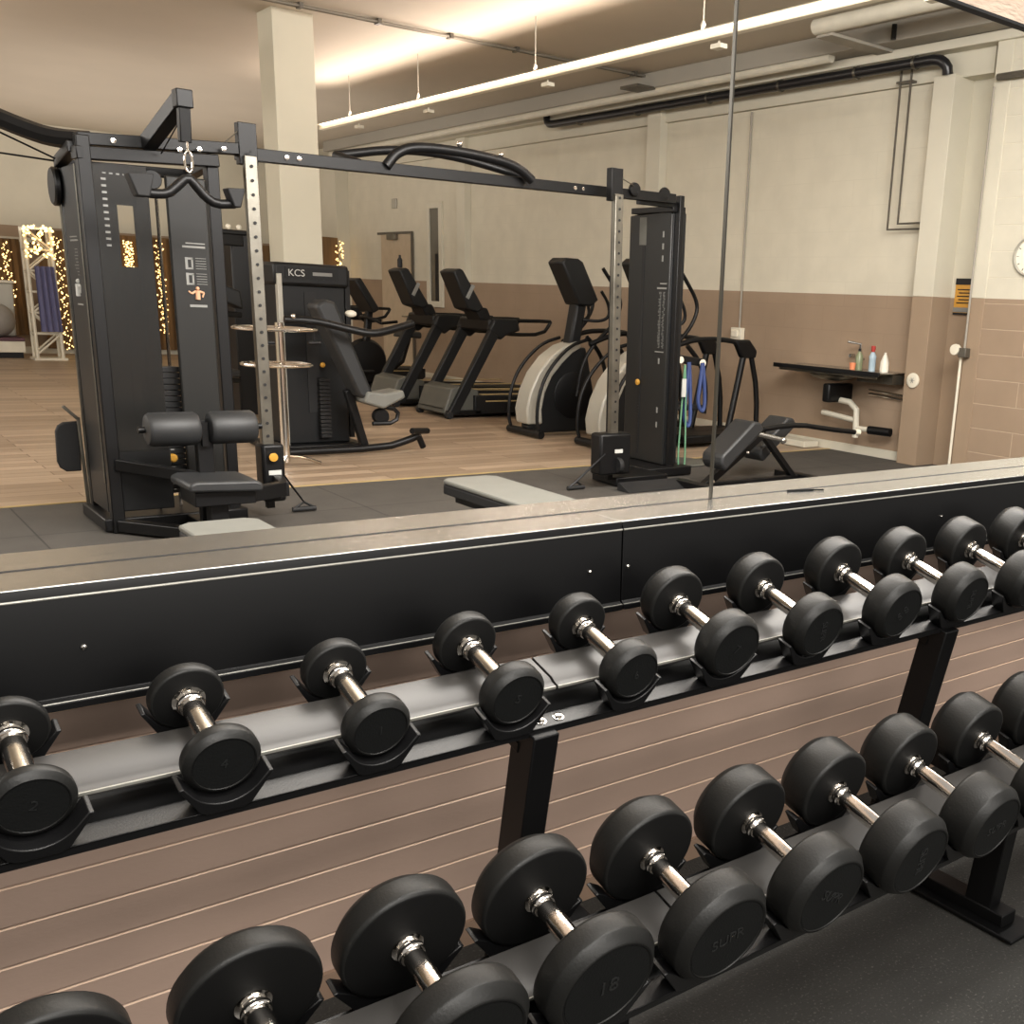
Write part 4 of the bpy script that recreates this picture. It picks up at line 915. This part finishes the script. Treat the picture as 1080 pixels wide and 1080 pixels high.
# loose cream board on the floor by the wall
pb = MB().box(8.70, 8.93, 8.25, 9.25, .006, .075).build('floor_box', M['cream'], None, .006); tag(pb, 'low cream board lying along the wall behind the bench', 'board')
dsc = MB().lathe([(.26, 0), (.27, .01), (.26, .02), (.1, .03), (0, .03)], (6.62, 7.92, 0), (0, 0, 1), 32).build('balance_disc', M['hoodgrey']); tag(dsc, 'flat grey disc on the floor behind the right tower', 'disc')
# exit sign on far part of the wall
ex = MB().box(8.97, 8.998, 19.15, 19.35, 2.95, 3.12).build('wall_lamp', M['silver'], None, .01); tag(ex, 'small round grey fitting on the wall above the distant door', 'wall fitting')

# ------------------------------------------------------------------ suspended lamps
def pendant(x, y0, y1, z, lab, rods):
    t = thing('suspended_lamp', (x, (y0+y1)/2, z), lab, 'ceiling lamp', 'long suspended lamps')
    MB().box(x-.035, x+.035, y0, y1, z-.025, z+.03).build('body', M['lamp_body'], t, .006)
    MB().box(x-.075, x+.075, y0, y1, z+.031, z+.042).build('reflector', M['lamp_body'], t)
    for y in rods: MB().tube([(x, y, z+.04), (x, y, CEIL)], .006, 6).lathe([(.02, 0), (.022, .06), (.008, .09)], (x, y, z+.042), (0, 0, 1), 10).build('hanger', M['ceil_grey'], t)
    m = MB()
    for y in rods: m.box(x+.02, x+.10, y-.20, y-.08, z-.09, z-.055).tube([(x+.06, y-.14, z-.06), (x+.06, y-.14, z-.03)], .01, 6)
    m.build('spot_heads', M['plastic_white'], t)
    return t
pendant(6.22, 3.0, 15.6, 3.64, 'long cream suspended lamp crossing the upper middle of the photo', (5.2, 7.4, 10.0, 12.6, 14.6))
pendant(1.16, 3.0, 15.6, 3.64, 'cream suspended lamp whose end shows at the upper left corner', (5.6, 12.0))

def area(name, loc, size, power, col, rot=(0, 0, 0), sy=None):
    l = bpy.data.lights.new(name, 'AREA'); l.energy = power; l.color = col; l.size = size
    if sy: l.shape = 'RECTANGLE'; l.size_y = sy
    o = bpy.data.objects.new(name, l); COL.objects.link(o); o.location = loc; o.rotation_euler = rot
    return o
WARM = (1.0, .875, .755); NEUT = (1.0, .955, .89)
# up-lights on top of the suspended lamps (tilted to the left), then an unseen added fill
area('uplight_and_fill', (6.20, 9.3, 3.70), .12, 230, (1, .84, .73), (0, PI-.95, 0), 12.4)
area('uplight_and_fill', (1.16, 9.3, 3.70), .10, 70, WARM, (0, PI-.0, 0), 12.4)
area('uplight_and_fill', (4.5, 19.5, 2.2), 6, 130, (1, .91, .82), (PI, 0, 0), 8)  # unseen fill added to brighten the far end
# unseen fill lights added to brighten the reflected room from out of view
area('fill_light', (4.6, 3.6, 4.12), 6.5, 330, NEUT, (math.radians(8), 0, 0), 2.0)
area('fill_light', (3.2, 2.5, 3.7), 6.0, 520, (1, .97, .93), (math.radians(62), 0, 0), 1.0)
area('fill_light', (-3.6, 12, 4.0), 2.5, 900, NEUT, (0, math.radians(-40), 0), 12)
# lamps over the real floor in front of the wall, with one added low fill
area('room_lamp_and_fill', (-.2, -1.4, 3.7), 3.2, 150, NEUT, (math.radians(42), 0, 0), .9)
area('room_lamp_and_fill', (1.6, -3.0, 2.3), 3.4, 85, NEUT, (math.radians(80), 0, 0), 1.4)  # low frontal fill added to brighten the boarded wall
area('room_lamp_and_fill', (2.6, .5, 3.8), 3.4, 100, NEUT, (math.radians(14), 0, 0), .35)

wd = bpy.data.worlds.new('World'); SC.world = wd; wd.use_nodes = True
bg = wd.node_tree.nodes['Background']; bg.inputs[0].default_value = (1, .94, .87, 1); bg.inputs[1].default_value = .42

# ------------------------------------------------------------------ camera (off-centre crop of a wider frame: lens shift)
cam = bpy.data.cameras.new('camera'); co = bpy.data.objects.new('camera', cam); COL.objects.link(co)
cam.sensor_width = 36; cam.sensor_fit = 'HORIZONTAL'; cam.lens = 1112.7/1080*36
cam.shift_x = -(725.4-540)/1080; cam.shift_y = (625.0-540)/1080
yaw, pitch, roll = .7092, .2661, -.0484
fw = Vector((math.sin(yaw)*math.cos(pitch), math.cos(yaw)*math.cos(pitch), -math.sin(pitch)))
rt = Vector((math.cos(yaw), -math.sin(yaw), 0)); dn = fw.cross(rt)
r2 = rt*math.cos(roll)+dn*math.sin(roll); d2 = -rt*math.sin(roll)+dn*math.cos(roll)
Rm = Matrix((r2, -d2, -fw)).transposed()
co.matrix_world = Matrix.Translation((0, 0, 1.5)) @ Rm.to_4x4()
cam.clip_start = .05; cam.clip_end = 100
SC.camera = co
SC.view_settings.view_transform = 'Standard'
SC.view_settings.look = 'None'
SC.view_settings.exposure = .08
